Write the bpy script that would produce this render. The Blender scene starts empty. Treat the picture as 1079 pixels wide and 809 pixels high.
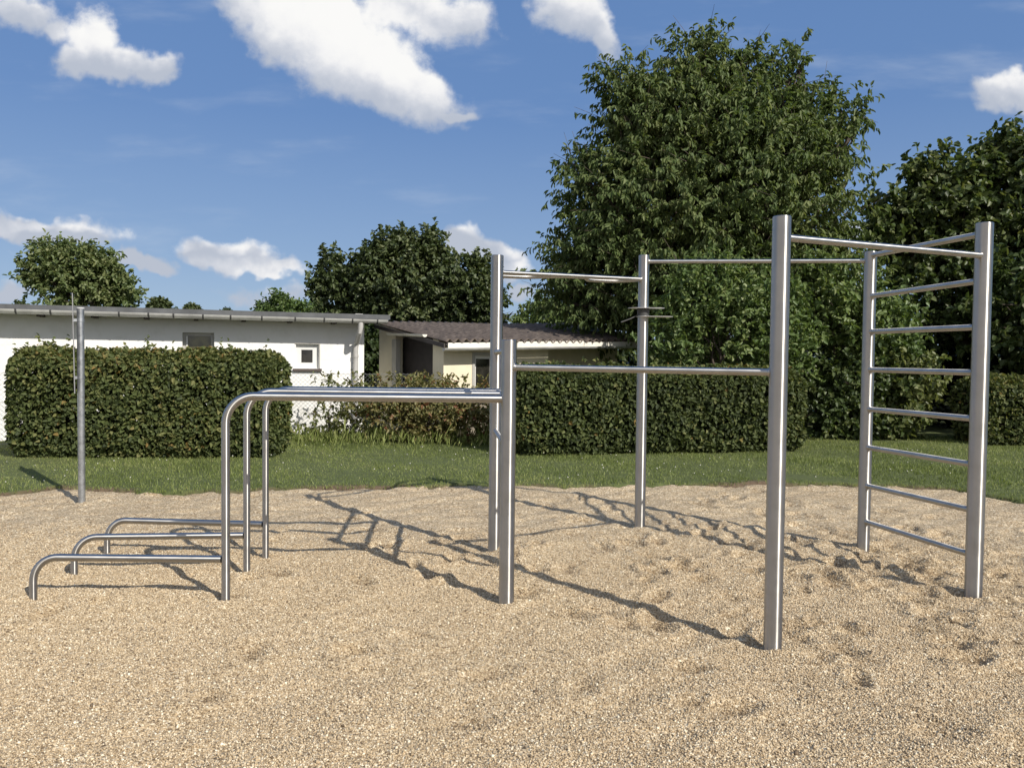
import bpy, bmesh, math, random
import numpy as np
from mathutils import Vector, Matrix

random.seed(7)
rng = np.random.default_rng(11)
scene = bpy.context.scene
COL = scene.collection
R = math.radians

# ------------------------------------------------------------------ camera
FPX, CX, CY, EYE = 840.0, 539.5, 404.5, 1.5
PITCH, ROLL = R(1.94), R(0.63)


def at(x, y, d):
    """photo pixel -> world point at distance d (metres along +Y)."""
    a, b = (x - CX) / FPX, -(y - CY) / FPX
    c, s = math.cos(ROLL), math.sin(ROLL)
    a, b = a * c - b * s, a * s + b * c
    Y = math.cos(PITCH) + b * math.sin(PITCH)
    Z = -math.sin(PITCH) + b * math.cos(PITCH)
    t = d / Y
    return Vector((a * t, d, EYE + Z * t))


cam_data = bpy.data.cameras.new('camera')
cam = bpy.data.objects.new('camera', cam_data)
COL.objects.link(cam)
cam_data.sensor_width = 36.0
cam_data.lens = 36.0 * FPX / 1079.0
cam_data.clip_start, cam_data.clip_end = 0.05, 3000.0
cam.location = (0, 0, EYE)
# columns: right, up, back
fwd = Vector((0, math.cos(PITCH), -math.sin(PITCH)))
up0 = Vector((0, math.sin(PITCH), math.cos(PITCH)))
rt0 = Vector((1, 0, 0))
c, s = math.cos(ROLL), math.sin(ROLL)
rt = rt0 * c + up0 * s
up = up0 * c - rt0 * s
m = Matrix((rt, up, -fwd)).transposed().to_4x4()
m.translation = cam.location
cam.matrix_world = m
scene.camera = cam

# ------------------------------------------------------------------ helpers


def link_mesh(name, verts, faces, mat, parent=None, smooth=False, tint=None):
    """faces: an (n,k) array, or a list of index tuples."""
    me = bpy.data.meshes.new(name)
    if isinstance(faces, np.ndarray):
        v = np.asarray(verts, dtype=np.float32)
        n, k = faces.shape
        me.vertices.add(len(v))
        me.vertices.foreach_set('co', v.ravel())
        me.loops.add(n * k)
        me.loops.foreach_set('vertex_index', faces.astype(np.int32).ravel())
        me.polygons.add(n)
        me.polygons.foreach_set('loop_start', np.arange(0, n * k, k, dtype=np.int32))
        me.polygons.foreach_set('loop_total', np.full(n, k, dtype=np.int32))
        me.update(calc_edges=True)
    else:
        me.from_pydata([tuple(p) for p in verts], [], faces)
        me.update()
    if tint is not None:
        at_ = me.attributes.new('tint', 'FLOAT', 'FACE' if len(tint) == len(me.polygons) else 'POINT')
        at_.data.foreach_set('value', np.asarray(tint, dtype=np.float32))
    if smooth:
        me.polygons.foreach_set('use_smooth', np.ones(len(me.polygons), dtype=bool))
    me.materials.append(mat)
    o = bpy.data.objects.new(name, me)
    COL.objects.link(o)
    if parent:
        o.parent = parent
    return o


def tag(o, label=None, cat=None, group=None, kind=None):
    if label:
        o['label'] = label
    if cat:
        o['category'] = cat
    if group:
        o['group'] = group
    if kind:
        o['kind'] = kind
    return o


def thing(name, label, cat, loc=(0, 0, 0), group=None):
    o = bpy.data.objects.new(name, None)
    o.empty_display_size = 0.2
    COL.objects.link(o)
    o.location = loc
    return tag(o, label, cat, group)


def local(o, pts):
    return [Vector(p) - Vector(o.location) for p in pts]


class MB:
    """collects boxes, tubes and slabs, then links them as one mesh."""

    def __init__(self):
        self.v, self.f, self.uv = [], [], {}

    def add(self, v, f):
        b = len(self.v)
        self.v += [Vector(p) for p in v]
        self.f += [tuple(b + i for i in q) for q in f]
        return self

    def box(self, o, ex, ey, ez, bevel=0.0):
        """box from corner o along vectors ex, ey, ez (right-handed)."""
        o, ex, ey, ez = Vector(o), Vector(ex), Vector(ey), Vector(ez)
        if bevel:
            bm = bmesh.new()
            vs = [bm.verts.new(p) for p in self._corners(o, ex, ey, ez)]
            for q in self._Q:
                bm.faces.new([vs[i] for i in q])
            bmesh.ops.bevel(bm, geom=bm.edges[:], offset=bevel, segments=2, affect='EDGES', profile=0.5)
            bm.verts.index_update()
            self.add([v.co.copy() for v in bm.verts], [[v.index for v in f.verts] for f in bm.faces])
            bm.free()
            return self
        return self.add(self._corners(o, ex, ey, ez), self._Q)

    _Q = [(0, 3, 2, 1), (4, 5, 6, 7), (0, 1, 5, 4), (1, 2, 6, 5), (2, 3, 7, 6), (3, 0, 4, 7)]

    @staticmethod
    def _corners(o, ex, ey, ez):
        return [o, o + ex, o + ex + ey, o + ey, o + ez, o + ex + ez, o + ex + ey + ez, o + ey + ez]

    def tube(self, path, r, n=20, cap=True, chamfer=0.0):
        """swept tube along a path; r a number or one radius per point."""
        path = [Vector(p) for p in path]
        rs = [r] * len(path) if not hasattr(r, '__len__') else list(r)
        if chamfer:
            d0 = (path[1] - path[0]).normalized()
            d1 = (path[-1] - path[-2]).normalized()
            path = [path[0], path[0] + d0 * chamfer] + path[1:-1] + [path[-1] - d1 * chamfer, path[-1]]
            rs = [rs[0] - chamfer, rs[0]] + rs[1:-1] + [rs[-1], rs[-1] - chamfer]
        base = len(self.v)
        prev = None
        for i, p in enumerate(path):
            a = path[max(i - 1, 0)]
            b = path[min(i + 1, len(path) - 1)]
            t = (b - a).normalized()
            if prev is None:
                ref = Vector((0, 0, 1)) if abs(t.z) < 0.9 else Vector((1, 0, 0))
                x = t.cross(ref).normalized()
            else:
                x = (prev - t * prev.dot(t)).normalized()
            prev = x
            y = t.cross(x)
            for k in range(n):
                an = 2 * math.pi * k / n
                self.v.append(p + (x * math.cos(an) + y * math.sin(an)) * rs[i])
        run = [0.0]
        for i in range(len(path) - 1):
            run.append(run[-1] + (path[i + 1] - path[i]).length)
        for i in range(len(path) - 1):
            for k in range(n):
                k2 = (k + 1) % n
                self.uv[len(self.f)] = ((run[i], k / n), (run[i], (k + 1) / n), (run[i + 1], (k + 1) / n), (run[i + 1], k / n))
                self.f.append((base + i * n + k, base + i * n + k2, base + (i + 1) * n + k2, base + (i + 1) * n + k))
        if cap:
            self.f.append(tuple(base + k for k in reversed(range(n))))
            self.f.append(tuple(base + (len(path) - 1) * n + k for k in range(n)))
        return self

    def build(self, name, mat, parent=None, smooth=False, angle=None):
        off = Vector(parent_origin(parent)) if parent else Vector((0, 0, 0))
        o = link_mesh(name, [p - off for p in self.v], self.f, mat, parent)
        if self.uv:
            lay = o.data.uv_layers.new(name='along')
            for pl in o.data.polygons:
                if pl.index in self.uv:
                    for li, q in zip(pl.loop_indices, self.uv[pl.index]):
                        lay.data[li].uv = q
                else:
                    for li in pl.loop_indices:
                        co = o.data.vertices[o.data.loops[li].vertex_index].co
                        lay.data[li].uv = (co.x, co.y)
        if smooth:
            me = o.data
            me.polygons.foreach_set('use_smooth', np.ones(len(me.polygons), dtype=bool))
            me.set_sharp_from_angle(angle=R(40))
        return o


def parent_origin(o):
    p = Vector((0, 0, 0))
    while o is not None:
        p = p + Vector(o.location)
        o = o.parent
    return p


def arc_path(p0, corner, p1, r, n=8):
    """path p0 -> rounded corner -> p1"""
    p0, corner, p1 = Vector(p0), Vector(corner), Vector(p1)
    a, b = (p0 - corner).normalized(), (p1 - corner).normalized()
    ang = a.angle(b)
    tl = r / math.tan(ang / 2)
    s_, e_ = corner + a * tl, corner + b * tl
    cen = corner + (a + b).normalized() * (r / math.sin(ang / 2))
    out = [p0]
    u, w = s_ - cen, e_ - cen
    tot = u.angle(w)
    for i in range(n + 1):
        t = i / n
        out.append(cen + (u * math.sin((1 - t) * tot) + w * math.sin(t * tot)) / math.sin(tot))
    out.append(p1)
    return out


def vnoise(p, seed, scale):
    """cheap smooth noise in [-1,1] on an (n,3) array"""
    r_ = np.random.default_rng(seed)
    out = np.zeros(len(p))
    tot = 0
    for o in range(3):
        for k in range(4):
            d = r_.normal(size=3)
            d /= np.linalg.norm(d)
            f = scale * (1.9 ** o) * r_.uniform(0.7, 1.3)
            a = 0.6 ** o
            out += a * np.sin(p @ d * f + r_.uniform(0, 6.28))
            tot += a
    return out / (tot * 0.55)


# ------------------------------------------------------------------ materials


def new_mat(name):
    mt = bpy.data.materials.new(name)
    mt.use_nodes = True
    nt = mt.node_tree
    return mt, nt, nt.nodes['Principled BSDF']


def N(nt, typ, **kw):
    n = nt.nodes.new(typ)
    for k, v in kw.items():
        if k.startswith('i_'):
            n.inputs[k[2:].replace('_', ' ')].default_value = v
        else:
            setattr(n, k, v)
    return n


def ramp(nt, stops, interp='LINEAR'):
    n = nt.nodes.new('ShaderNodeValToRGB')
    n.color_ramp.interpolation = interp
    el = n.color_ramp.elements
    while len(el) < len(stops):
        el.new(0.5)
    for e, (p, col) in zip(el, stops):
        e.position = p
        e.color = (*col, 1) if len(col) == 3 else col
    return n


def simple(name, col, rough=0.6, metal=0.0, var=0.12, scale=6.0, bump=0.0, bscale=80.0, spec=0.5, streak=None):
    """a principled surface with noise-driven colour variation and optional bump"""
    mt, nt, bs = new_mat(name)
    tc = N(nt, 'ShaderNodeTexCoord')
    mp = N(nt, 'ShaderNodeMapping')
    if streak:
        mp.inputs['Scale'].default_value = streak
    nt.links.new(tc.outputs['Object'], mp.inputs[0])
    nz = N(nt, 'ShaderNodeTexNoise', i_Scale=scale, i_Detail=6.0, i_Roughness=0.6)
    nt.links.new(mp.outputs[0], nz.inputs['Vector'])
    lo = tuple(x * (1 - var) for x in col)
    hi = tuple(min(1, x * (1 + var)) for x in col)
    rp = ramp(nt, [(0.3, lo), (0.7, hi)])
    nt.links.new(nz.outputs[0], rp.inputs[0])
    nt.links.new(rp.outputs[0], bs.inputs['Base Color'])
    bs.inputs['Roughness'].default_value = rough
    bs.inputs['Metallic'].default_value = metal
    bs.inputs['Specular IOR Level'].default_value = spec
    if bump:
        n2 = N(nt, 'ShaderNodeTexNoise', i_Scale=bscale, i_Detail=4.0)
        nt.links.new(tc.outputs['Object'], n2.inputs['Vector'])
        b = N(nt, 'ShaderNodeBump', i_Strength=bump, i_Distance=0.01)
        nt.links.new(n2.outputs[0], b.inputs['Height'])
        nt.links.new(b.outputs[0], bs.inputs['Normal'])
    return mt


def steel_mat():
    mt, nt, bs = new_mat('brushed_stainless_steel')
    tc = N(nt, 'ShaderNodeTexCoord')
    nz = N(nt, 'ShaderNodeTexNoise', i_Scale=9.0, i_Detail=5.0)
    nt.links.new(tc.outputs['Object'], nz.inputs['Vector'])
    rp = ramp(nt, [(0.3, (0.44, 0.43, 0.41)), (0.7, (0.53, 0.52, 0.50))])
    nt.links.new(nz.outputs[0], rp.inputs[0])
    nt.links.new(rp.outputs[0], bs.inputs['Base Color'])
    bs.inputs['Metallic'].default_value = 1.0
    r2 = ramp(nt, [(0.3, (0.36,) * 3), (0.75, (0.44,) * 3)])
    nt.links.new(nz.outputs[0], r2.inputs[0])
    nt.links.new(r2.outputs[0], bs.inputs['Roughness'])
    bs.inputs['Anisotropic'].default_value = 0.93
    tg = N(nt, 'ShaderNodeTangent', direction_type='UV_MAP', uv_map='along')
    nt.links.new(tg.outputs[0], bs.inputs['Tangent'])
    # fine grinding marks
    mp = N(nt, 'ShaderNodeMapping')
    mp.inputs['Scale'].default_value = (1, 1, 14)
    nt.links.new(tc.outputs['Object'], mp.inputs[0])
    n2 = N(nt, 'ShaderNodeTexNoise', i_Scale=60.0, i_Detail=3.0)
    nt.links.new(mp.outputs[0], n2.inputs['Vector'])
    b = N(nt, 'ShaderNodeBump', i_Strength=0.02, i_Distance=0.004)
    nt.links.new(n2.outputs[0], b.inputs['Height'])
    n3 = N(nt, 'ShaderNodeTexNoise', i_Scale=14.0, i_Detail=2.0)
    nt.links.new(tc.outputs['Object'], n3.inputs['Vector'])
    b2 = N(nt, 'ShaderNodeBump', i_Strength=0.06, i_Distance=0.01)
    nt.links.new(n3.outputs[0], b2.inputs['Height'])
    nt.links.new(b.outputs[0], b2.inputs['Normal'])
    nt.links.new(b2.outputs[0], bs.inputs['Normal'])
    return mt


def foliage(name, dark, mid, light, extra=None, trans=0.3, rough=0.45, spec=0.4):
    mt, nt, bs = new_mat(name)
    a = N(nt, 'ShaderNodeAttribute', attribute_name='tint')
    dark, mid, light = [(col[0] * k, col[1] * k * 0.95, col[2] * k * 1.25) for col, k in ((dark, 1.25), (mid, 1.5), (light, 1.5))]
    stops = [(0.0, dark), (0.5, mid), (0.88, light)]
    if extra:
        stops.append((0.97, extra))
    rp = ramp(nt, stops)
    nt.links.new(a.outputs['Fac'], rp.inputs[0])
    nt.links.new(rp.outputs[0], bs.inputs['Base Color'])
    bs.inputs['Roughness'].default_value = rough
    bs.inputs['Specular IOR Level'].default_value = spec
    tr = N(nt, 'ShaderNodeBsdfTranslucent')
    mul = N(nt, 'ShaderNodeMixRGB', blend_type='MULTIPLY')
    mul.inputs[0].default_value = 1.0
    mul.inputs[2].default_value = (1.2, 1.22, 0.65, 1)
    nt.links.new(rp.outputs[0], mul.inputs[1])
    nt.links.new(mul.outputs[0], tr.inputs[0])
    mx = N(nt, 'ShaderNodeMixShader')
    mx.inputs[0].default_value = trans + 0.06
    nt.links.new(bs.outputs[0], mx.inputs[1])
    nt.links.new(tr.outputs[0], mx.inputs[2])
    nt.links.new(mx.outputs[0], nt.nodes['Material Output'].inputs[0])
    return mt


STEEL = steel_mat()
GALV = simple('galvanised_steel', (0.42, 0.44, 0.46), rough=0.42, metal=0.85, var=0.3, scale=22, bump=0.05)
BARK = simple('bark', (0.09, 0.07, 0.055), rough=0.9, var=0.4, scale=14, bump=0.7, bscale=30)
BLACK = simple('black_rubber', (0.05, 0.05, 0.05), rough=0.6)

# ------------------------------------------------------------------ daylight
SUN_AZ = math.atan2(0.66, -0.75)          # clockwise from +Y
SUN_EL = R(36.3)
sun_vec = Vector((math.sin(SUN_AZ) * math.cos(SUN_EL), math.cos(SUN_AZ) * math.cos(SUN_EL), math.sin(SUN_EL)))
sd = bpy.data.lights.new('sun', 'SUN')
sd.energy = 4.8
sd.angle = R(0.53)
sd.color = (1.0, 0.94, 0.85)
so = bpy.data.objects.new('sun', sd)
COL.objects.link(so)
so.rotation_euler = (-sun_vec).to_track_quat('-Z', 'Y').to_euler()
so.location = sun_vec * 40


def build_world():
    w = bpy.data.worlds.new('World')
    scene.world = w
    w.use_nodes = True
    nt = w.node_tree
    bg = nt.nodes['Background']
    sky = N(nt, 'ShaderNodeTexSky', sky_type='NISHITA', sun_disc=False, sun_elevation=SUN_EL, sun_rotation=SUN_AZ,
            altitude=100.0, air_density=1.0, dust_density=0.7, ozone_density=2.0)
    hs = N(nt, 'ShaderNodeMixRGB', blend_type='MULTIPLY')
    hs.inputs[0].default_value = 1.0
    hs.inputs[2].default_value = (0.66, 0.70, 0.84, 1)
    nt.links.new(sky.outputs[0], hs.inputs[1])
    hz = hs
    hs = N(nt, 'ShaderNodeMixRGB')
    hs.inputs[0].default_value = 0.75
    gz = N(nt, 'ShaderNodeTexCoord')
    gs = N(nt, 'ShaderNodeSeparateXYZ')
    nt.links.new(gz.outputs['Generated'], gs.inputs[0])
    gr_ = ramp(nt, [(0.0, (0.42, 0.56, 0.74)), (0.12, (0.27, 0.41, 0.64)), (0.28, (0.155, 0.29, 0.57)), (0.6, (0.12, 0.25, 0.54))])
    nt.links.new(gs.outputs['Z'], gr_.inputs[0])
    gm = N(nt, 'ShaderNodeVectorMath', operation='SCALE')
    gm.inputs['Scale'].default_value = 10.0
    nt.links.new(gr_.outputs[0], gm.inputs[0])
    nt.links.new(gm.outputs[0], hs.inputs[2])
    # paler, brighter sky added behind the camera as neutral fill light
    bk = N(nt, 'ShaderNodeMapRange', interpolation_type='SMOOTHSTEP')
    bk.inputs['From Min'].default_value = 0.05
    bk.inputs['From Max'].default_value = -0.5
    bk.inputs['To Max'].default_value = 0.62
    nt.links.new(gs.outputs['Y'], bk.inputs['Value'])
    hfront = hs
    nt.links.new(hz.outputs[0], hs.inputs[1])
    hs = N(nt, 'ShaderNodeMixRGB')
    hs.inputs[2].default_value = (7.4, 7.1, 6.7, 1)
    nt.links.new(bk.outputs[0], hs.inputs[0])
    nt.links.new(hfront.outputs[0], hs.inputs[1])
    # direction -> plane coordinates u = x/y, v = z/y
    tc = N(nt, 'ShaderNodeTexCoord')
    sp = N(nt, 'ShaderNodeSeparateXYZ')
    nt.links.new(tc.outputs['Generated'], sp.inputs[0])
    ymax = N(nt, 'ShaderNodeMath', operation='MAXIMUM')
    ymax.inputs[1].default_value = 0.02
    nt.links.new(sp.outputs['Y'], ymax.inputs[0])
    du = N(nt, 'ShaderNodeMath', operation='DIVIDE')
    dv = N(nt, 'ShaderNodeMath', operation='DIVIDE')
    nt.links.new(sp.outputs['X'], du.inputs[0])
    nt.links.new(ymax.outputs[0], du.inputs[1])
    nt.links.new(sp.outputs['Z'], dv.inputs[0])
    nt.links.new(ymax.outputs[0], dv.inputs[1])
    cb = N(nt, 'ShaderNodeCombineXYZ')
    nt.links.new(du.outputs[0], cb.inputs['X'])
    nt.links.new(dv.outputs[0], cb.inputs['Y'])

    # cloud field as a node group: coordinates -> density
    # (pixel x, pixel y, half-width, half-height, tilt degrees clockwise, weight)
    clouds = [
        (345, 32, 140, 62, 28, 1.2), (420, 88, 95, 38, 22, 1.15), (300, 30, 60, 50, 20, 1.0), (285, 8, 80, 40, 20, 1.1), (480, 120, 34, 11, 12, 0.9),
        (440, 10, 100, 34, 10, 0.85), (500, 22, 40, 28, 30, 0.75),
        (100, 34, 40, 42, 0, 1.05), (122, 60, 72, 26, 4, 1.1), (165, 66, 34, 20, 0, 0.9), (82, 58, 34, 24, 0, 0.9),
        (20, 8, 56, 26, 15, 0.75), (58, 24, 30, 18, 20, 0.6),
        (600, 18, 52, 34, 20, 0.95), (632, 40, 36, 22, 40, 0.8),
        (45, 243, 100, 22, 6, 1.1), (148, 274, 48, 13, 10, 0.95), (236, 269, 62, 28, 10, 1.22), (280, 284, 44, 12, 6, 1.0),
        (205, 262, 26, 16, 0, 0.9), (5, 306, 32, 13, 0, 0.8), (285, 306, 60, 12, 0, 0.55), (70, 262, 60, 9, 0, 0.6),
        (490, 260, 34, 25, 25, 1.2), (525, 278, 46, 25, 20, 1.1), (548, 308, 22, 12, 0, 0.8),
        (1058, 97, 40, 26, 0, 1.05), (1085, 104, 40, 30, 0, 0.9), (1110, 60, 40, 22, 0, 0.7), (905, 250, 26, 16, 0, 0.8),
        (-120, 120, 130, 45, 10, 0.8), (1250, 40, 160, 50, -10, 0.8), (760, -180, 260, 60, 10, 0.7), (1300, 220, 120, 30, 0, 0.8),
        (-150, 260, 120, 20, 0, 0.8),
    ]
    g = bpy.data.node_groups.new('cloud_field', 'ShaderNodeTree')
    g.interface.new_socket('Vector', in_out='INPUT', socket_type='NodeSocketVector')
    g.interface.new_socket('Density', in_out='OUTPUT', socket_type='NodeSocketFloat')
    gi = g.nodes.new('NodeGroupInput')
    g.interface.new_socket('Raw', in_out='OUTPUT', socket_type='NodeSocketFloat')
    go = g.nodes.new('NodeGroupOutput')
    # wobble the coordinates so that the outlines break up
    wz = N(g, 'ShaderNodeTexNoise', i_Scale=9.0, i_Detail=4.0, i_Roughness=0.6)
    g.links.new(gi.outputs[0], wz.inputs['Vector'])
    wsub = N(g, 'ShaderNodeVectorMath', operation='SUBTRACT')
    wsub.inputs[1].default_value = (0.5, 0.5, 0.5)
    g.links.new(wz.outputs['Color'], wsub.inputs[0])
    wsc = N(g, 'ShaderNodeVectorMath', operation='SCALE')
    wsc.inputs['Scale'].default_value = 0.085
    g.links.new(wsub.outputs[0], wsc.inputs[0])
    wad = N(g, 'ShaderNodeVectorMath', operation='ADD')
    g.links.new(gi.outputs[0], wad.inputs[0])
    g.links.new(wsc.outputs[0], wad.inputs[1])
    wfl = N(g, 'ShaderNodeVectorMath', operation='MULTIPLY')
    wfl.inputs[1].default_value = (1, 1, 0)
    g.links.new(wad.outputs[0], wfl.inputs[0])
    last = None
    for (px, py, rx, ry, tilt, wt) in clouds:
        p = at(px, py, 1.0)
        mp = N(g, 'ShaderNodeMapping', vector_type='TEXTURE')
        mp.inputs['Location'].default_value = (p.x, p.z - EYE, 0)
        mp.inputs['Rotation'].default_value = (0, 0, -R(tilt))
        mp.inputs['Scale'].default_value = (rx / FPX, ry / FPX, 1)
        g.links.new(wfl.outputs[0], mp.inputs[0])
        ln = N(g, 'ShaderNodeVectorMath', operation='LENGTH')
        if 200 < py < 300 and px < 600 and ry < 30:       # cumulus with a flatter base
            lo_ = N(g, 'ShaderNodeVectorMath', operation='MINIMUM')
            g.links.new(mp.outputs[0], lo_.inputs[0])
            fl_ = N(g, 'ShaderNodeVectorMath', operation='MULTIPLY_ADD')
            fl_.inputs[1].default_value = (0, 0.7, 0)
            g.links.new(lo_.outputs[0], fl_.inputs[0])
            g.links.new(mp.outputs[0], fl_.inputs[2])
            g.links.new(fl_.outputs[0], ln.inputs[0])
        else:
            g.links.new(mp.outputs[0], ln.inputs[0])
        ma = N(g, 'ShaderNodeMath', operation='MULTIPLY_ADD')   # wt * (1 - len)
        ma.inputs[1].default_value = -wt
        ma.inputs[2].default_value = wt
        g.links.new(ln.outputs['Value'], ma.inputs[0])
        if last is None:
            last = ma
        else:
            mx = N(g, 'ShaderNodeMath', operation='SMOOTH_MAX')
            mx.inputs[2].default_value = 0.15
            g.links.new(last.outputs[0], mx.inputs[0])
            g.links.new(ma.outputs[0], mx.inputs[1])
            last = mx
    nz = N(g, 'ShaderNodeTexNoise', i_Scale=20.0, i_Detail=9.0, i_Roughness=0.62)
    g.links.new(gi.outputs[0], nz.inputs['Vector'])
    na = N(g, 'ShaderNodeMath', operation='MULTIPLY_ADD')
    na.inputs[1].default_value = 1.1
    na.inputs[2].default_value = -0.55
    g.links.new(nz.outputs[0], na.inputs[0])
    ad = N(g, 'ShaderNodeMath', operation='ADD')
    g.links.new(last.outputs[0], ad.inputs[0])
    g.links.new(na.outputs[0], ad.inputs[1])
    mr = N(g, 'ShaderNodeMapRange', interpolation_type='SMOOTHSTEP')
    mr.inputs['From Min'].default_value = 0.02
    mr.inputs['From Max'].default_value = 0.50
    g.links.new(ad.outputs[0], mr.inputs['Value'])
    g.links.new(mr.outputs[0], go.inputs[0])
    g.links.new(ad.outputs[0], go.inputs[1])

    def field(off):
        gn = nt.nodes.new('ShaderNodeGroup')
        gn.node_tree = g
        if off:
            va = N(nt, 'ShaderNodeVectorMath', operation='ADD')
            va.inputs[1].default_value = off
            nt.links.new(cb.outputs[0], va.inputs[0])
            nt.links.new(va.outputs[0], gn.inputs[0])
        else:
            nt.links.new(cb.outputs[0], gn.inputs[0])
        return gn.outputs
    dens = field(None)[0]
    brw = field((-0.008, -0.032, 0))[1]
    bm_ = N(nt, 'ShaderNodeMapRange', interpolation_type='SMOOTHSTEP')
    bm_.inputs['From Min'].default_value = -0.45
    bm_.inputs['From Max'].default_value = 0.80
    nt.links.new(brw, bm_.inputs['Value'])
    below = bm_.outputs[0]
    crp = ramp(nt, [(0.0, (5.2, 5.7, 6.7)), (0.4, (7.0, 7.3, 8.0)), (0.8, (9.6, 9.6, 9.7)), (1.0, (10.3, 10.25, 10.1))])
    # ramp colours are clamped for display only; scale a 0-1 ramp instead
    for e in crp.color_ramp.elements:
        e.color = tuple(x / 10.3 for x in e.color[:3]) + (1,)
    nt.links.new(below, crp.inputs[0])
    csc = N(nt, 'ShaderNodeVectorMath', operation='SCALE')
    csc.inputs['Scale'].default_value = CLOUD
    nt.links.new(crp.outputs[0], csc.inputs[0])
    # thin cirrus veil
    mpc = N(nt, 'ShaderNodeMapping')
    mpc.inputs['Rotation'].default_value = (0, 0, R(-14))
    mpc.inputs['Scale'].default_value = (2.2, 9.0, 1)
    nt.links.new(cb.outputs[0], mpc.inputs[0])
    cz = N(nt, 'ShaderNodeTexNoise', i_Scale=1.6, i_Detail=7.0, i_Roughness=0.55)
    nt.links.new(mpc.outputs[0], cz.inputs['Vector'])
    cr = N(nt, 'ShaderNodeMapRange', interpolation_type='SMOOTHSTEP')
    cr.inputs['From Min'].default_value = 0.50
    cr.inputs['From Max'].default_value = 0.85
    cr.inputs['To Max'].default_value = 0.36
    nt.links.new(cz.outputs[0], cr.inputs['Value'])
    mx0 = N(nt, 'ShaderNodeMixRGB')
    mx0.inputs[2].default_value = (0.72 * CLOUD, 0.78 * CLOUD, 0.86 * CLOUD, 1)
    nt.links.new(cr.outputs[0], mx0.inputs[0])
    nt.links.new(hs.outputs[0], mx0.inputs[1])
    # only the half of the sky in front (+Y) carries the clouds
    fr = N(nt, 'ShaderNodeMapRange')
    fr.inputs['From Min'].default_value = 0.05
    fr.inputs['From Max'].default_value = 0.2
    nt.links.new(sp.outputs['Y'], fr.inputs['Value'])
    dm = N(nt, 'ShaderNodeMath', operation='MULTIPLY')
    nt.links.new(dens, dm.inputs[0])
    nt.links.new(fr.outputs[0], dm.inputs[1])
    mx1 = N(nt, 'ShaderNodeMixRGB')
    nt.links.new(dm.outputs[0], mx1.inputs[0])
    nt.links.new(mx0.outputs[0], mx1.inputs[1])
    nt.links.new(csc.outputs[0], mx1.inputs[2])
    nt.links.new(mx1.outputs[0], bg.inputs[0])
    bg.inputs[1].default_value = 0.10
    w.cycles.sampling_method = 'MANUAL'
    w.cycles.sample_map_resolution = 256


CLOUD = 9.6
build_world()
scene.view_settings.view_transform = 'Standard'
scene.view_settings.look = 'None'
scene.view_settings.exposure = 0.0
cy = scene.cycles
cy.max_bounces, cy.diffuse_bounces, cy.glossy_bounces, cy.transmission_bounces, cy.transparent_max_bounces = 6, 3, 3, 3, 4

# ------------------------------------------------------------------ ground and gravel
EDGE_X = np.array([-30, -14, -9.5, -8.0, -6.6, -5.21, -4.91, -4.2, -3.37, -2.84, -2.17, -1.15, -0.41, 1.1, 2.93, 4.6, 5.1, 5.23, 5.38, 5.9, 6.6, 8.0, 9.5, 14, 30])
EDGE_Y = np.array([-22, -9, 3.5, 5.8, 7.2, 8.09, 8.58, 8.38, 8.32, 8.53, 8.69, 8.89, 9.0, 9.03, 9.36, 9.33, 9.04, 8.63, 8.30, 7.7, 6.9, 5.2, 2.5, -9, -22])


def edge_y(x):
    x = np.asarray(x, dtype=float)
    return (np.interp(x, EDGE_X, EDGE_Y) + 0.05 * np.sin(x * 5.1 + 1.7 * np.sin(x * 1.9)) + 0.035 * np.sin(x * 15.3 + 2 * np.sin(x * 3.1)) + 0.025 * np.sin(x * 43 + 3 * np.sin(x * 7)))


def sstep(a, b, x):
    t = np.clip((x - a) / (b - a), 0, 1)
    return t * t * (3 - 2 * t)


def grid(xs, ys):
    X, Y = np.meshgrid(xs, ys)
    nx, ny = len(xs), len(ys)
    i = np.arange((ny - 1) * nx).reshape(ny - 1, nx)[:, :-1].ravel()
    f = np.stack([i, i + 1, i + nx + 1, i + nx], axis=1)
    return X.ravel(), Y.ravel(), f


def gravel_height(x, y):
    p = np.stack([x, y, np.zeros_like(x)], axis=1)
    h = 0.012 * vnoise(p, 1, 3.0) + 0.011 * vnoise(p, 2, 8.0) + 0.011 * vnoise(p, 3, 19.0) + 0.004 * vnoise(p, 4, 50.0)
    return h


GRID = {}
FOOT = []
frng = np.random.default_rng(5)
for _ in range(330):                       # scuffed hollows left by feet, most of them under the bars
    if frng.random() < 0.80:
        fx, fy = frng.normal(2.6, 1.5), frng.normal(5.4, 1.5)
    else:
        fx, fy = frng.normal(-0.8, 1.8), frng.normal(6.5, 1.3)
    FOOT.append((fx, fy, frng.uniform(0, math.pi), frng.uniform(0.05, 0.14), frng.uniform(0.04, 0.075), frng.uniform(0.014, 0.042)))


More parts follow.
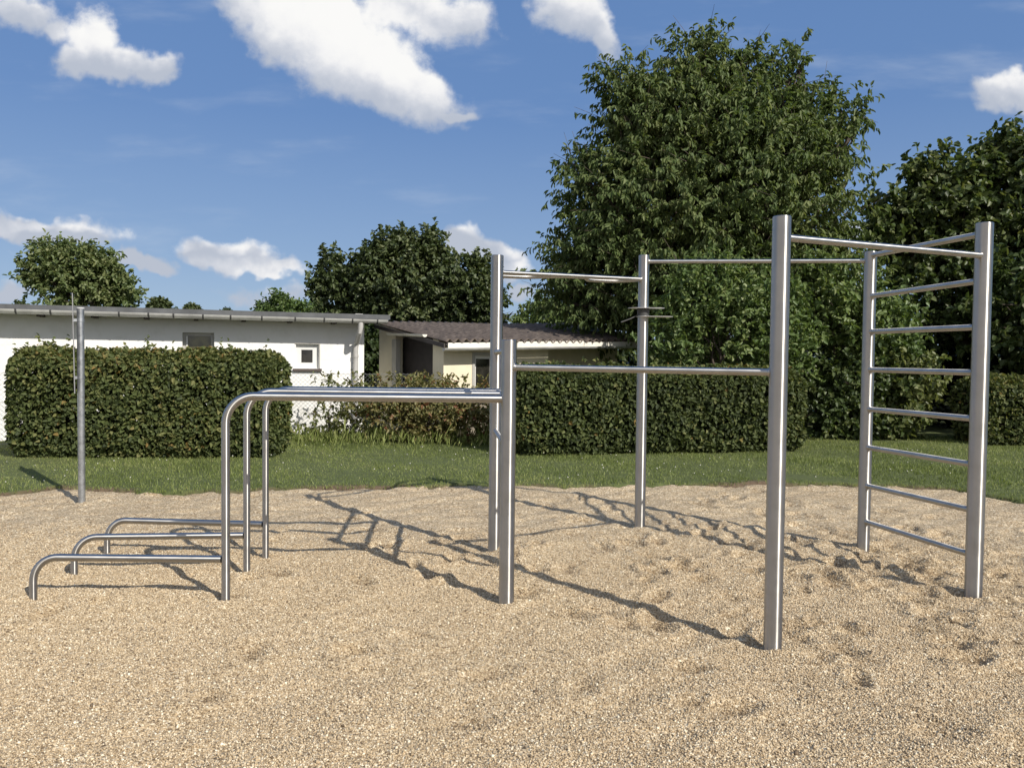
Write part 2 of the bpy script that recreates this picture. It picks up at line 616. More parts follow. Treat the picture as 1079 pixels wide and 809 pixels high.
def build_gravel():
    xs = np.concatenate([np.arange(-16, -6.5, 0.25), np.arange(-6.5, 6.6, 0.026), np.arange(6.75, 16, 0.25)])
    ys = np.concatenate([np.arange(-8, 2.0, 0.25), np.arange(2.0, 9.8, 0.026)])
    x, y, f = grid(xs, ys)
    z = gravel_height(x, y)
    dirt = np.zeros_like(z)
    for (fx, fy, a, ra, rb, dp) in FOOT:
        m_ = (np.abs(x - fx) < 0.4) & (np.abs(y - fy) < 0.4)
        if not m_.any():
            continue
        dx, dy = x[m_] - fx, y[m_] - fy
        u = (dx * math.cos(a) + dy * math.sin(a)) / ra
        v = (-dx * math.sin(a) + dy * math.cos(a)) / rb
        r2 = u * u + v * v
        z[m_] += -dp * np.exp(-r2) + dp * 0.45 * np.exp(-(np.sqrt(r2) - 1.7) ** 2 / 0.25)
        dirt[m_] = np.maximum(dirt[m_], np.exp(-r2 * 1.3) * dp / 0.034)
    for (qx, qy) in [(1.37, 4.10), (2.972, 5.065), (2.82, 6.324), (1.152, 7.057), (-.122, 6.068), (-.02, 4.838), (-1.731, 4.815), (-1.817, 5.457), (-1.8, 5.822), (-2.903, 4.811), (-2.946, 5.345), (-3.011, 5.91), (-4.267, 7.886)]:
        a = frng.uniform(0, 6.28)                # stones heaped on one side of each foot, scooped out on the other
        rr_ = np.hypot(x - qx, y - qy)
        z += 0.011 * np.exp(-((rr_ - 0.09) / 0.06) ** 2) * np.cos(np.arctan2(y - qy, x - qx) - a) + 0.006 * np.exp(-(rr_ / 0.1) ** 2)
    d = edge_y(x) - y
    z += 0.02 * sstep(1.0, 0.0, d)                   # rises a little to the lawn
    z -= 0.25 * sstep(-0.02, -0.25, d)
    GRID.update(xs=xs, ys=ys, z=z.reshape(len(ys), len(xs)), dirt=dirt.reshape(len(ys), len(xs)))
    o = link_mesh('gravel', np.stack([x, y, z], axis=1), f, gravel_mat(), smooth=True, tint=dirt)
    tag(o, kind='structure')


PEB = [(0.0, (0.15, 0.108, 0.068)), (0.25, (0.36, 0.272, 0.168)), (0.5, (0.525, 0.41, 0.262)), (0.78, (0.675, 0.55, 0.37)), (1.0, (0.90, 0.815, 0.63))]


def gravel_mat():
    mt, nt, bs = new_mat('pale_gravel')
    tc = N(nt, 'ShaderNodeTexCoord')
    v1 = N(nt, 'ShaderNodeTexVoronoi', i_Scale=135.0)
    v2 = N(nt, 'ShaderNodeTexVoronoi', i_Scale=85.0)
    for v in (v1, v2):
        nt.links.new(tc.outputs['Object'], v.inputs['Vector'])
    stops = PEB
    r1, r2 = ramp(nt, stops), ramp(nt, stops)
    s1, s2 = N(nt, 'ShaderNodeSeparateColor'), N(nt, 'ShaderNodeSeparateColor')
    nt.links.new(v1.outputs['Color'], s1.inputs[0])
    nt.links.new(v2.outputs['Color'], s2.inputs[0])
    nt.links.new(s1.outputs[0], r1.inputs[0])
    nt.links.new(s2.outputs[0], r2.inputs[0])
    mx = N(nt, 'ShaderNodeMixRGB')
    gt = N(nt, 'ShaderNodeMath', operation='GREATER_THAN')
    gt.inputs[1].default_value = 0.62
    nt.links.new(s2.outputs[1], gt.inputs[0])
    nt.links.new(gt.outputs[0], mx.inputs[0])
    nt.links.new(r1.outputs[0], mx.inputs[1])
    nt.links.new(r2.outputs[0], mx.inputs[2])
    # broad drifts of lighter and darker stones
    nz = N(nt, 'ShaderNodeTexNoise', i_Scale=1.3, i_Detail=6.0, i_Roughness=0.65)
    nt.links.new(tc.outputs['Object'], nz.inputs['Vector'])
    rz = ramp(nt, [(0.3, (0.86, 0.83, 0.79)), (0.7, (1.06, 1.04, 1.0))])
    nt.links.new(nz.outputs[0], rz.inputs[0])
    mu = N(nt, 'ShaderNodeMixRGB', blend_type='MULTIPLY')
    mu.inputs[0].default_value = 1.0
    nt.links.new(mx.outputs[0], mu.inputs[1])
    nt.links.new(rz.outputs[0], mu.inputs[2])
    # damp, darker fines at the bottom of the hollows
    a = N(nt, 'ShaderNodeAttribute', attribute_name='tint')
    am = N(nt, 'ShaderNodeMath', operation='MULTIPLY')
    am.inputs[1].default_value = 0.62
    nt.links.new(a.outputs['Fac'], am.inputs[0])
    mu2 = N(nt, 'ShaderNodeMixRGB', blend_type='MULTIPLY')
    mu2.inputs[2].default_value = (0.42, 0.36, 0.30, 1)
    nt.links.new(am.outputs[0], mu2.inputs[0])
    nt.links.new(mu.outputs[0], mu2.inputs[1])
    nt.links.new(mu2.outputs[0], bs.inputs['Base Color'])
    bs.inputs['Roughness'].default_value = 0.85
    bs.inputs['Specular IOR Level'].default_value = 0.25
    # rounded stones
    hm = N(nt, 'ShaderNodeMixRGB')
    nt.links.new(gt.outputs[0], hm.inputs[0])
    nt.links.new(v1.outputs['Distance'], hm.inputs[1])
    nt.links.new(v2.outputs['Distance'], hm.inputs[2])
    inv = N(nt, 'ShaderNodeMath', operation='MULTIPLY_ADD')
    inv.inputs[1].default_value = -1.0
    inv.inputs[2].default_value = 1.0
    nt.links.new(hm.outputs[0], inv.inputs[0])
    b = N(nt, 'ShaderNodeBump', i_Strength=0.9, i_Distance=0.006)
    nt.links.new(inv.outputs[0], b.inputs['Height'])
    nt.links.new(b.outputs[0], bs.inputs['Normal'])
    return mt


def ground_mat():
    mt, nt, bs = new_mat('lawn_soil')
    tc = N(nt, 'ShaderNodeTexCoord')
    nz = N(nt, 'ShaderNodeTexNoise', i_Scale=9.0, i_Detail=8.0, i_Roughness=0.7)
    nt.links.new(tc.outputs['Object'], nz.inputs['Vector'])
    gr = ramp(nt, [(0.3, (0.06, 0.075, 0.022)), (0.7, (0.11, 0.135, 0.04))])
    so_ = ramp(nt, [(0.3, (0.07, 0.05, 0.03)), (0.7, (0.17, 0.12, 0.075))])
    nt.links.new(nz.outputs[0], gr.inputs[0])
    nt.links.new(nz.outputs[0], so_.inputs[0])
    a = N(nt, 'ShaderNodeAttribute', attribute_name='tint')
    mx = N(nt, 'ShaderNodeMixRGB')
    nt.links.new(a.outputs['Fac'], mx.inputs[0])
    nt.links.new(gr.outputs[0], mx.inputs[1])
    nt.links.new(so_.outputs[0], mx.inputs[2])
    nt.links.new(mx.outputs[0], bs.inputs['Base Color'])
    bs.inputs['Roughness'].default_value = 0.95
    b = N(nt, 'ShaderNodeBump', i_Strength=0.6, i_Distance=0.03)
    nt.links.new(nz.outputs[0], b.inputs['Height'])
    nt.links.new(b.outputs[0], bs.inputs['Normal'])
    return mt


def build_ground():
    xs = np.concatenate([np.array([-600, -200, -80, -40, -25]), np.arange(-18, -7.5, 0.5), np.arange(-7.5, 7.6, 0.07), np.arange(8, 18.1, 0.5), np.array([25, 40, 80, 200, 600])])
    ys = np.concatenate([np.array([-300, -60, -25]), np.arange(-12, 6.0, 0.5), np.arange(6.0, 11.0, 0.06), np.arange(11.5, 20, 0.5), np.array([30, 60, 150, 400, 1200])])
    x, y, f = grid(xs, ys)
    d = y - edge_y(x)
    p = np.stack([x, y, np.zeros_like(x)], axis=1)
    z = -0.30 + 0.345 * sstep(-0.10, 0.06, d) + 0.012 * vnoise(p, 8, 2.5) * sstep(0.0, 0.3, d) * (np.abs(x) < 20)
    soil = sstep(0.16, 0.0, d + 0.16 * vnoise(p, 9, 3.0) + 0.05 * vnoise(p, 10, 14.0))
    tag(link_mesh('ground', np.stack([x, y, z], axis=1), f, ground_mat(), smooth=True, tint=soil), kind='structure')


build_ground()
build_gravel()


def build_pebbles(n):
    """loose stones lying on the gravel where single stones can be made out"""
    r_ = np.random.default_rng(404)
    y = r_.uniform(2.2 ** 2, 6.9 ** 2, n) ** 0.5
    x = r_.uniform(-1, 1, n) * (0.72 * y + 0.25)
    k = r_.uniform(0, 1, n) < sstep(7.0, 4.6, y) * 0.9 + 0.1
    x, y = x[k], y[k]
    n = len(x)
    xs, ys, zg, dg = GRID['xs'], GRID['ys'], GRID['z'], GRID['dirt']
    ix = np.clip(np.searchsorted(xs, x) - 1, 0, len(xs) - 2)
    iy = np.clip(np.searchsorted(ys, y) - 1, 0, len(ys) - 2)
    u = (x - xs[ix]) / (xs[ix + 1] - xs[ix])
    w = (y - ys[iy]) / (ys[iy + 1] - ys[iy])

    def smp(g):
        return (g[iy, ix] * (1 - u) + g[iy, ix + 1] * u) * (1 - w) + (g[iy + 1, ix] * (1 - u) + g[iy + 1, ix + 1] * u) * w
    z, dirt = smp(zg), smp(dg)
    a = r_.gamma(7.0, 0.00052, n) + 0.0011
    b = a * r_.uniform(0.6, 0.95, n)
    c = a * r_.uniform(0.5, 0.85, n)
    # three random orthogonal axes per stone
    e1 = rdir(r_, n)
    e1[:, 2] *= 0.45
    e1 /= np.linalg.norm(e1, axis=1, keepdims=True)
    e2 = np.cross(e1, rdir(r_, n))
    e2 /= np.linalg.norm(e2, axis=1, keepdims=True)
    e3 = np.cross(e1, e2)
    ctr = np.stack([x, y, z + c * r_.uniform(0.1, 0.9, n)], 1)
    v = np.empty((n, 6, 3))
    for j, (e, s_) in enumerate(((e1, a), (e2, b), (e3, c))):
        v[:, 2 * j] = ctr + e * (s_ * r_.uniform(0.8, 1.15, n))[:, None]
        v[:, 2 * j + 1] = ctr - e * (s_ * r_.uniform(0.8, 1.15, n))[:, None]
    o8 = np.array([[0, 2, 4], [2, 1, 4], [1, 3, 4], [3, 0, 4], [2, 0, 5], [1, 2, 5], [3, 1, 5], [0, 3, 5]])
    f = (np.arange(n)[:, None, None] * 6 + o8[None]).reshape(-1, 3)
    t = np.clip(r_.normal(0.55, 0.235, n) - 0.35 * dirt, 0, 1)
    mt, nt, bs = new_mat('loose_pebbles')
    at_ = N(nt, 'ShaderNodeAttribute', attribute_name='tint')
    rp = ramp(nt, PEB)
    nt.links.new(at_.outputs['Fac'], rp.inputs[0])
    nt.links.new(rp.outputs[0], bs.inputs['Base Color'])
    bs.inputs['Roughness'].default_value = 0.7
    bs.inputs['Specular IOR Level'].default_value = 0.3
    o = link_mesh('pebbles', v.reshape(-1, 3), f, mt, smooth=True, tint=np.repeat(t, 8))
    tag(o, 'loose pale pebbles covering the near gravel', 'pebbles', kind='stuff')


def rdir(r_, n):
    d = r_.normal(size=(n, 3))
    return d / np.linalg.norm(d, axis=1, keepdims=True)


build_pebbles(520000)


def grass_blades(n, x0, x1, y0, y1, hmin, hmax, w, seed, edge_fade=True):
    r_ = np.random.default_rng(seed)
    x = r_.uniform(x0, x1, n)
    y = r_.uniform(y0, y1, n)
    d = y - edge_y(x)
    p = np.stack([x, y, np.zeros(n)], axis=1)
    patch = vnoise(p, 21, 5.0)
    keep = d > -0.02 + 0.09 * patch + r_.uniform(-0.05, 0.10, n)
    x, y, d, patch = x[keep], y[keep], d[keep], patch[keep]
    n = len(x)
    p = p[keep]
    h = r_.uniform(hmin, hmax, n) * (1 + 0.35 * patch)
    an = r_.uniform(0, 2 * math.pi, n)
    lean = r_.uniform(0.1, 0.9, n) * h
    la = r_.uniform(0, 2 * math.pi, n)
    z0 = np.full(n, 0.035)
    ww = w * r_.uniform(0.6, 1.3, n)
    cx, sx = np.cos(an) * ww, np.sin(an) * ww
    lx, ly = np.cos(la) * lean, np.sin(la) * lean
    v = np.empty((n, 5, 3))
    v[:, 0] = np.stack([x - cx, y - sx, z0], 1)
    v[:, 1] = np.stack([x + cx, y + sx, z0], 1)
    v[:, 2] = np.stack([x + cx * .8 + lx * .35, y + sx * .8 + ly * .35, z0 + h * .6], 1)
    v[:, 3] = np.stack([x - cx * .8 + lx * .35, y - sx * .8 + ly * .35, z0 + h * .6], 1)
    v[:, 4] = np.stack([x + lx, y + ly, z0 + h], 1)
    b = np.arange(n)[:, None] * 5
    # quads with a collapsed tip keep one array
    f = np.concatenate([b + np.array([[0, 1, 2]]), b + np.array([[0, 2, 3]]), b + np.array([[3, 2, 4]])], axis=1).reshape(-1, 3)
    t = np.clip(0.45 + 0.22 * vnoise(p, 22, 1.6) + 0.12 * vnoise(p, 27, 7.0) + r_.normal(0, 0.2, n), 0, 1)
    return v.reshape(-1, 3), f, np.repeat(t, 3)


GRASS = foliage('grass', (0.060, 0.085, 0.018), (0.155, 0.200, 0.045), (0.27, 0.30, 0.09), (0.38, 0.35, 0.17), trans=0.3, rough=0.5, spec=0.3)
v, f, t = grass_blades(420000, -13, 14, 5.5, 15.5, 0.018, 0.050, 0.0034, 31)
tag(link_mesh('grass', v, f, GRASS, tint=t), 'short green lawn between the gravel bed and the hedges', 'grass', kind='stuff')

r_ = np.random.default_rng(33)
m_ = 420
bx, by = r_.uniform(-9, 10, m_), r_.uniform(8.0, 13.2, m_)
k_ = (by > edge_y(bx) + 0.25) & (vnoise(np.stack([bx, by, bx * 0], 1), 34, 1.3) > -0.1)
P = np.stack([bx, by, r_.uniform(.06, .10, m_)], 1)[k_]
m_ = len(P)
vv, ff = [], []
for p in P:                                  # small round flower heads of clover
    b_, q_ = len(vv), r_.uniform(.006, .011)
    for (ox, oy, oz) in ((0, 0, 1), (1, 0, 0), (0, 1, 0), (-1, 0, 0), (0, -1, 0), (0, 0, -1)):
        vv.append((p[0] + ox * q_, p[1] + oy * q_, p[2] + oz * q_))
    ff += [(b_, b_ + 1, b_ + 2), (b_, b_ + 2, b_ + 3), (b_, b_ + 3, b_ + 4), (b_, b_ + 4, b_ + 1), (b_ + 5, b_ + 2, b_ + 1), (b_ + 5, b_ + 3, b_ + 2), (b_ + 5, b_ + 4, b_ + 3), (b_ + 5, b_ + 1, b_ + 4)]
tag(link_mesh('clover_flowers', vv, ff, simple('clover_white', (0.62, 0.60, 0.52), rough=0.8), smooth=True), 'white clover heads dotted over the lawn', 'flowers', kind='stuff')

# ------------------------------------------------------------------ exercise frame
rig = thing('exercise_frame', 'stainless steel outdoor exercise frame with posts, wall-bar ladder and bent parallel bars standing in gravel', 'exercise frame', (1.2, 5.4, 0))
POST = {  # x, y, top, radius
    'A': (1.370, 4.10, 2.232, 0.0465), 'B': (2.972, 5.065, 2.377, 0.0520), 'C': (2.820, 6.324, 2.362, 0.0475),
    'D': (1.152, 7.057, 2.407, 0.0475), 'E': (-0.122, 6.068, 2.268, 0.0475), 'F': (-0.020, 4.838, 1.604, 0.0465)}
for k, (x, y, zt, r_) in POST.items():
    MB().tube([(x, y, -0.35), (x, y, 0.8), (x, y, zt)], r_, 40, chamfer=0.004).build('post', STEEL, rig, True)


def pp(k, z):
    return Vector((POST[k][0], POST[k][1], z))


def bar(name, a, za, b, zb, r_, trim=0.03):
    p, q = pp(a, za), pp(b, zb)
    d = (q - p).normalized()
    ra, rb = POST[a][3], POST[b][3]
    w_ = r_ + 0.0045
    path_ = [p + d * trim, p + d * (ra + 0.001), p + d * (ra + 0.005), p + d * (ra + 0.008), q - d * (rb + 0.008), q - d * (rb + 0.005), q - d * (rb + 0.001), q - d * trim]
    return MB().tube(path_, [w_, w_, w_ - 0.001, r_, r_, w_ - 0.001, w_, w_], 24).build(name, STEEL, rig, True)


for zb, zc in ((2.311, 2.330), (2.016, 2.010), (1.722, 1.730), (1.432, 1.430), (1.137, 1.118), (0.843, 0.815), (0.549, 0.510), (0.262, 0.222)):
    bar('rung', 'B', zb, 'C', zc, 0.0195)
bar('pull_up_bar', 'A', 2.126, 'B', 2.172, 0.0185)
bar('pull_up_bar', 'D', 2.352, 'C', 2.288, 0.0170)
bar('pull_up_bar', 'E', 2.140, 'D', 2.195, 0.0180)
bar('pull_up_bar', 'F', 1.437, 'A', 1.436, 0.0185)
for z in (1.535, 1.243, 0.935):
    bar('rung', 'E', z, 'F', z, 0.0185)
# the double-looped grip bar behind the straight one
pe, pd = pp('E', 2.135), pp('D', 2.190)
ax = (pd - pe)
L_ = ax.length
ax.normalize()
nb = Vector((-ax.y, ax.x, 0))
nb = nb if nb.y > 0 else -nb


def loop_pt(t, off):
    return pe + ax * (L_ * t) + nb * off


pts = [(0.03, 0.0), (0.07, 0.17), (0.12, 0.22), (0.26, 0.22), (0.33, 0.15), (0.41, 0.02), (0.50, 0.00), (0.58, 0.02), (0.66, 0.15), (0.73, 0.22), (0.87, 0.22), (0.93, 0.17), (0.97, 0.0)]
path = []
for i in range(len(pts) - 1):
    for k in range(6):
        t = k / 6
        p0, p1, p2, p3 = pts[max(i - 1, 0)], pts[i], pts[i + 1], pts[min(i + 2, len(pts) - 1)]
        q = [0.5 * (2 * p1[j] + (p2[j] - p0[j]) * t + (2 * p0[j] - 5 * p1[j] + 4 * p2[j] - p3[j]) * t * t + (3 * p1[j] - p0[j] - 3 * p2[j] + p3[j]) * t ** 3) for j in (0, 1)]
        path.append(loop_pt(*q))
path.append(loop_pt(*pts[-1]))
gb = MB().tube(path, 0.0165, 20).build('grip_bar', STEEL, rig, True)
gb['label'] = 'wavy double-looped steel grip bar'
# three bent parallel bars
HB = 1.245
PAR = [((-1.731, 4.815), (-0.055, 4.838), 0.0255), ((-1.817, 5.457), (-0.045, 5.457), 0.0235), ((-1.800, 5.822), (-0.075, 5.822), 0.0235)]
for (fx, fy), (ex, ey), r_ in PAR:
    path = arc_path((fx, fy, -0.3), (fx, fy, HB), (ex, ey, HB), 0.17, 12)
    MB().tube(path, r_, 28, chamfer=0.003).build('parallel_bar', STEEL, rig, True)
LOW = [((-2.903, 4.811), (-1.757, 4.815)), ((-2.946, 5.345), (-1.84, 5.457)), ((-3.011, 5.91), (-1.823, 5.822))]
for (fx, fy), (ex, ey) in LOW:
    path = arc_path((fx, fy, -0.3), (fx, fy, 0.252), (ex, ey, 0.252), 0.15, 10)
    MB().tube(path, 0.0225, 24).build('low_bar', STEEL, rig, True)
# thin foot plates clamped to the rear post
dx, dy = POST['D'][:2]


PLATE = simple('steel_plate', (0.62, 0.61, 0.60), rough=0.4, metal=0.6, var=0.08)


def disc(cx, cy, z, rx, ry, th, n=36):
    mb = MB()
    vv, ff = [], []
    for zz in (z, z + th):
        for k in range(n):
            a = 2 * math.pi * k / n
            ca, sa = math.cos(a), math.sin(a)
            e = 0.55
            vv.append((cx + rx * math.copysign(abs(ca) ** e, ca), cy + ry * math.copysign(abs(sa) ** e, sa), zz))
    ff = [tuple(reversed(range(n))), tuple(range(n, 2 * n))] + [(k, (k + 1) % n, n + (k + 1) % n, n + k) for k in range(n)]
    return mb.add(vv, ff)


disc(dx + 0.025, dy, 1.940, 0.158, 0.09, 0.004).build('clamp_plate', PLATE, rig)
disc(dx + 0.100, dy, 1.866, 0.158, 0.09, 0.004).build('clamp_plate', PLATE, rig)
cl = MB().tube([(dx, dy, 1.875), (dx, dy, 1.938)], 0.053, 32).build('collar', BLACK, rig, True)
cl['label'] = 'dark collar between two thin plates'
MB().tube([(dx - 0.05, dy, 1.88), (dx - 0.12, dy - 0.02, 1.845), (dx - 0.20, dy - 0.04, 1.815)], 0.006, 10).build('lever', BLACK, rig, True)

# ------------------------------------------------------------------ sign post seen from its edge
gx, gy = -4.267, 7.886
sp = thing('sign_post', 'galvanised round post with a thin sign panel seen from its edge, left of the bars', 'sign post', (gx, gy, 0))
MB().tube([(gx, gy, -0.3), (gx, gy, 1.0), (gx, gy, 1.925)], 0.033, 28, chamfer=0.002).build('pole', GALV, sp, True)
MB().tube([(gx, gy, 1.925), (gx, gy, 1.940)], 0.036, 28, chamfer=0.003).build('pole_cap', simple('pale_plastic', (0.55, 0.56, 0.57)), sp, True)
PANEL = simple('sign_sheet', (0.24, 0.245, 0.25), rough=0.5, var=0.05)
vd = Vector((gx, gy, 0)).normalized()
vs = Vector((vd.y, -vd.x, 0))
p0 = Vector((gx, gy, 1.10)) - vs * 0.058 - vd * 0.17
MB().box(p0, vs * 0.008, vd * 0.34, Vector((0, 0, 0.97)) - vs * 0.014).build('sign_panel', PANEL, sp)
for z in (1.235, 1.80):
    c_ = MB().tube([(gx, gy, z), (gx, gy, z + 0.028)], 0.0375, 28)
    c_.box(Vector((gx, gy, z)) - vs * 0.060 - vd * 0.02, vs * 0.03, vd * 0.04, (0, 0, 0.028))
    c_.build('clamp', GALV, sp, True)

# ------------------------------------------------------------------ white shed
WHITE = None


def white_wall_mat():
    mt, nt, bs = new_mat('whitewashed_wall')
    tc = N(nt, 'ShaderNodeTexCoord')
    nz = N(nt, 'ShaderNodeTexNoise', i_Scale=2.5, i_Detail=8.0, i_Roughness=0.65)
    nt.links.new(tc.outputs['Object'], nz.inputs['Vector'])
    rp = ramp(nt, [(0.22, (0.72, 0.71, 0.67)), (0.5, (0.85, 0.845, 0.825))])
    nt.links.new(nz.outputs[0], rp.inputs[0])
    nt.links.new(rp.outputs[0], bs.inputs['Base Color'])
    bs.inputs['Roughness'].default_value = 0.85
    # painted block courses: use height and distance along the wall
    sp_ = N(nt, 'ShaderNodeSeparateXYZ')
    nt.links.new(tc.outputs['Object'], sp_.inputs[0])
    cb = N(nt, 'ShaderNodeCombineXYZ')
    nt.links.new(sp_.outputs['X'], cb.inputs['X'])
    nt.links.new(sp_.outputs['Z'], cb.inputs['Y'])
    br = N(nt, 'ShaderNodeTexBrick', i_Scale=1.0)
    br.inputs['Mortar Size'].default_value = 0.008
    br.inputs['Brick Width'].default_value = 0.36
    br.inputs['Row Height'].default_value = 0.2
    nt.links.new(cb.outputs[0], br.inputs['Vector'])
    ad = N(nt, 'ShaderNodeMath', operation='MULTIPLY_ADD')
    ad.inputs[1].default_value = 0.35
    nt.links.new(nz.outputs[0], ad.inputs[0])
    iv = N(nt, 'ShaderNodeMath', operation='SUBTRACT')
    iv.inputs[0].default_value = 1.0
    nt.links.new(br.outputs['Fac'], iv.inputs[1])
    nt.links.new(iv.outputs[0], ad.inputs[2])
    b = N(nt, 'ShaderNodeBump', i_Strength=0.35, i_Distance=0.006)
    nt.links.new(ad.outputs[0], b.inputs['Height'])
    nt.links.new(b.outputs[0], bs.inputs['Normal'])
    return mt


WHITE = white_wall_mat()
ZINC = simple('zinc_gutter', (0.50, 0.50, 0.48), rough=0.5, metal=0.3, var=0.2, scale=5)
FELT = simple('roofing_felt', (0.11, 0.115, 0.12), rough=0.9, var=0.25, scale=4, bump=0.3)
TIMBER = simple('dark_rafter_timber', (0.06, 0.05, 0.04), rough=0.8, var=0.3)
GFRAME = simple('grey_window_frame', (0.42, 0.41, 0.38), rough=0.6, var=0.1)
WFRAME = simple('white_window_frame', (0.72, 0.72, 0.70), rough=0.45, var=0.04)
SILL = simple('brown_sill', (0.09, 0.07, 0.06), rough=0.7, var=0.2)


def glass_mat(name, col):
    mt, nt, bs = new_mat(name)
    tc = N(nt, 'ShaderNodeTexCoord')
    nz = N(nt, 'ShaderNodeTexNoise', i_Scale=6.0, i_Detail=4.0)
    nt.links.new(tc.outputs['Object'], nz.inputs['Vector'])
    rp = ramp(nt, [(0.42, tuple(x * 0.5 for x in col)), (0.6, col)])
    nt.links.new(nz.outputs[0], rp.inputs[0])
    nt.links.new(rp.outputs[0], bs.inputs['Base Color'])
    bs.inputs['Roughness'].default_value = 0.08
    bs.inputs['Specular IOR Level'].default_value = 0.8
    return mt


GLASS = glass_mat('painted_reflection_glass', (0.12, 0.11, 0.04))  # olive mottling paints in a greenish reflection

g0, g1 = at(-260, 0, 10.55), at(408, 0, 14.65)
G1 = Vector((at(408, 341, 14.65).x, 14.65, 0))
U = Vector((at(0, 332, 12.5).x - G1.x, 12.5 - 14.65, 0)).normalized()     # along the wall to the left
Nn = Vector((-U.y, U.x, 0))
if Nn.y > 0:
    Nn = -Nn                                                                # towards the camera
ZG = 2.115                                                                  # gutter centre height
OV = 0.46
LEN = 10.5
wc = G1 - Nn * OV                                                           # wall line under the right roof end
shed = thing('white_shed', 'long low white painted shed with flat roof and zinc gutter behind the left hedge', 'shed', (wc.x, wc.y, 0))
D_ = 5.0
W0 = wc + U * 0.34                                                          # wall's right corner


def wp(t, z, off=0.0):
    """point on the front wall: t metres left of its right corner, off metres towards the camera"""
    return W0 + U * t + Nn * off + Vector((0, 0, z))


def wall_t(px, py=400):
    """distance along the wall where the photo column px meets it"""
    best, bt = 1e9, 0
    for i in range(0, 1000):
        t = i * 0.01
        p = wp(t, 1.5)
        q = at(px, py, p.y)
        if abs(q.x - p.x) < best:
            best, bt = abs(q.x - p.x), t
    return bt


def wz(t, px, py):
    return at(px, py, wp(t, 0).y).z


# window openings
t1b, t1a = wall_t(192), wall_t(226)
z1b, z1a = wz(t1a, 208, 382), wz(t1a, 208, 350.5)
t2b, t2a = wall_t(311.5), wall_t(336)
z2b, z2a = wz(t2a, 324, 388), wz(t2a, 324, 362.5)
opens = [(t1a, t1b, z1b, z1a), (t2a, t2b, z2b, z2a)]
ts = sorted({0.0, LEN, t1a, t1b, t2a, t2b})
mb = MB()
TH = 0.14
ZT = 2.16
for i in range(len(ts) - 1):
    ta, tb = ts[i], ts[i + 1]
    op = [o for o in opens if o[0] <= ta + 1e-6 and o[1] >= tb - 1e-6]
    segs = [(-0.2, ZT)] if not op else [(-0.2, op[0][2]), (op[0][3], ZT)]
    for (za, zb) in segs:
        mb.box(wp(tb, za), -U * (tb - ta), -Nn * TH, Vector((0, 0, zb - za)))
# end wall and rear wall
mb.box(wp(0.0, -0.2, -TH - 0.002), U * TH, -Nn * (D_ - TH), Vector((0, 0, ZT + 0.32)))
mb.box(wp(LEN, -0.2, -TH - 0.002), -U * TH, -Nn * (D_ - TH), Vector((0, 0, ZT + 0.32)))
mb.build('wall', WHITE, shed)
# roof slab rising to the back
e = U
mb = MB()
ro = G1 - U * 0.06 + Nn * -0.02 + Vector((0, 0, ZG + 0.045))
slope = -Nn * (D_ + OV + 0.2) + Vector((0, 0, 0.17))
mb.box(ro + U * (LEN + 0.4), -U * (LEN + 0.4), slope, Vector((0, 0, 0.085)))
mb.build('roof', FELT, shed)
# rafter ends under the eaves
for k in range(13):
    t = 0.55 + k * 0.78
    MB().box(wp(t, ZG - 0.05, 0.33), U * 0.07, -Nn * 0.47, Vector((0, 0, 0.09))).build('rafter', TIMBER, shed)
# gutter: half-round with rolled lip and brackets


def half_gutter(p, q, r_, up_=Vector((0, 0, 1))):
    p, q = Vector(p), Vector(q)
    d = (q - p).normalized()
    side = d.cross(up_).normalized()
    vv, n = [], 12
    for base in (p, q):
        for rr in (r_, r_ - 0.006):
            for k in range(n + 1):
                a = math.pi + math.pi * k / n
                vv.append(base + side * math.cos(a) * rr + up_ * math.sin(a) * rr)
    m1 = n + 1
    ff = []
    for k in range(n):
        ff.append((k, k + 1, 2 * m1 + k + 1, 2 * m1 + k))
        ff.append((m1 + k + 1, m1 + k, 3 * m1 + k, 3 * m1 + k + 1))
    for k in (0, n):
        ff.append((k, m1 + k, 3 * m1 + k, 2 * m1 + k))
    ff.append(tuple(range(n + 1)))
    ff.append(tuple(2 * m1 + k for k in reversed(range(n + 1))))
    return MB().add(vv, ff)


ga, gb_ = G1 + Vector((0, 0, ZG + 0.035)), G1 + U * (LEN + 0.3) + Vector((0, 0, ZG + 0.06))
gut = half_gutter(ga, gb_, 0.072).build('gutter', ZINC, shed, True)
DARKZ = simple('dark_bracket', (0.07, 0.07, 0.07), rough=0.6)
for px in (17, 54, 126, 157, 183, 214, 243, 276, 311, 341, 371, 397):
    # where the photo column meets the gutter line
    best = min((abs(at(px, 335, (G1 + U * (i * 0.01)).y).x - (G1 + U * (i * 0.01)).x), i * 0.01) for i in range(0, 900))[1]
    zz = ZG + 0.035 + 0.025 * best / LEN
    p = G1 + U * best + Vector((0, 0, zz + 0.004))
    half_gutter(p - U * 0.013, p + U * 0.013, 0.079).build('gutter_bracket', DARKZ, shed, True)
# downpipe with swan neck


def gut_p(px, z):
    b_ = min((abs(at(px, 345, (G1 + U * (i * 0.005)).y).x - (G1 + U * (i * 0.005)).x), i * 0.005) for i in range(0, 600))[1]
    return G1 + U * b_ + Vector((0, 0, z))


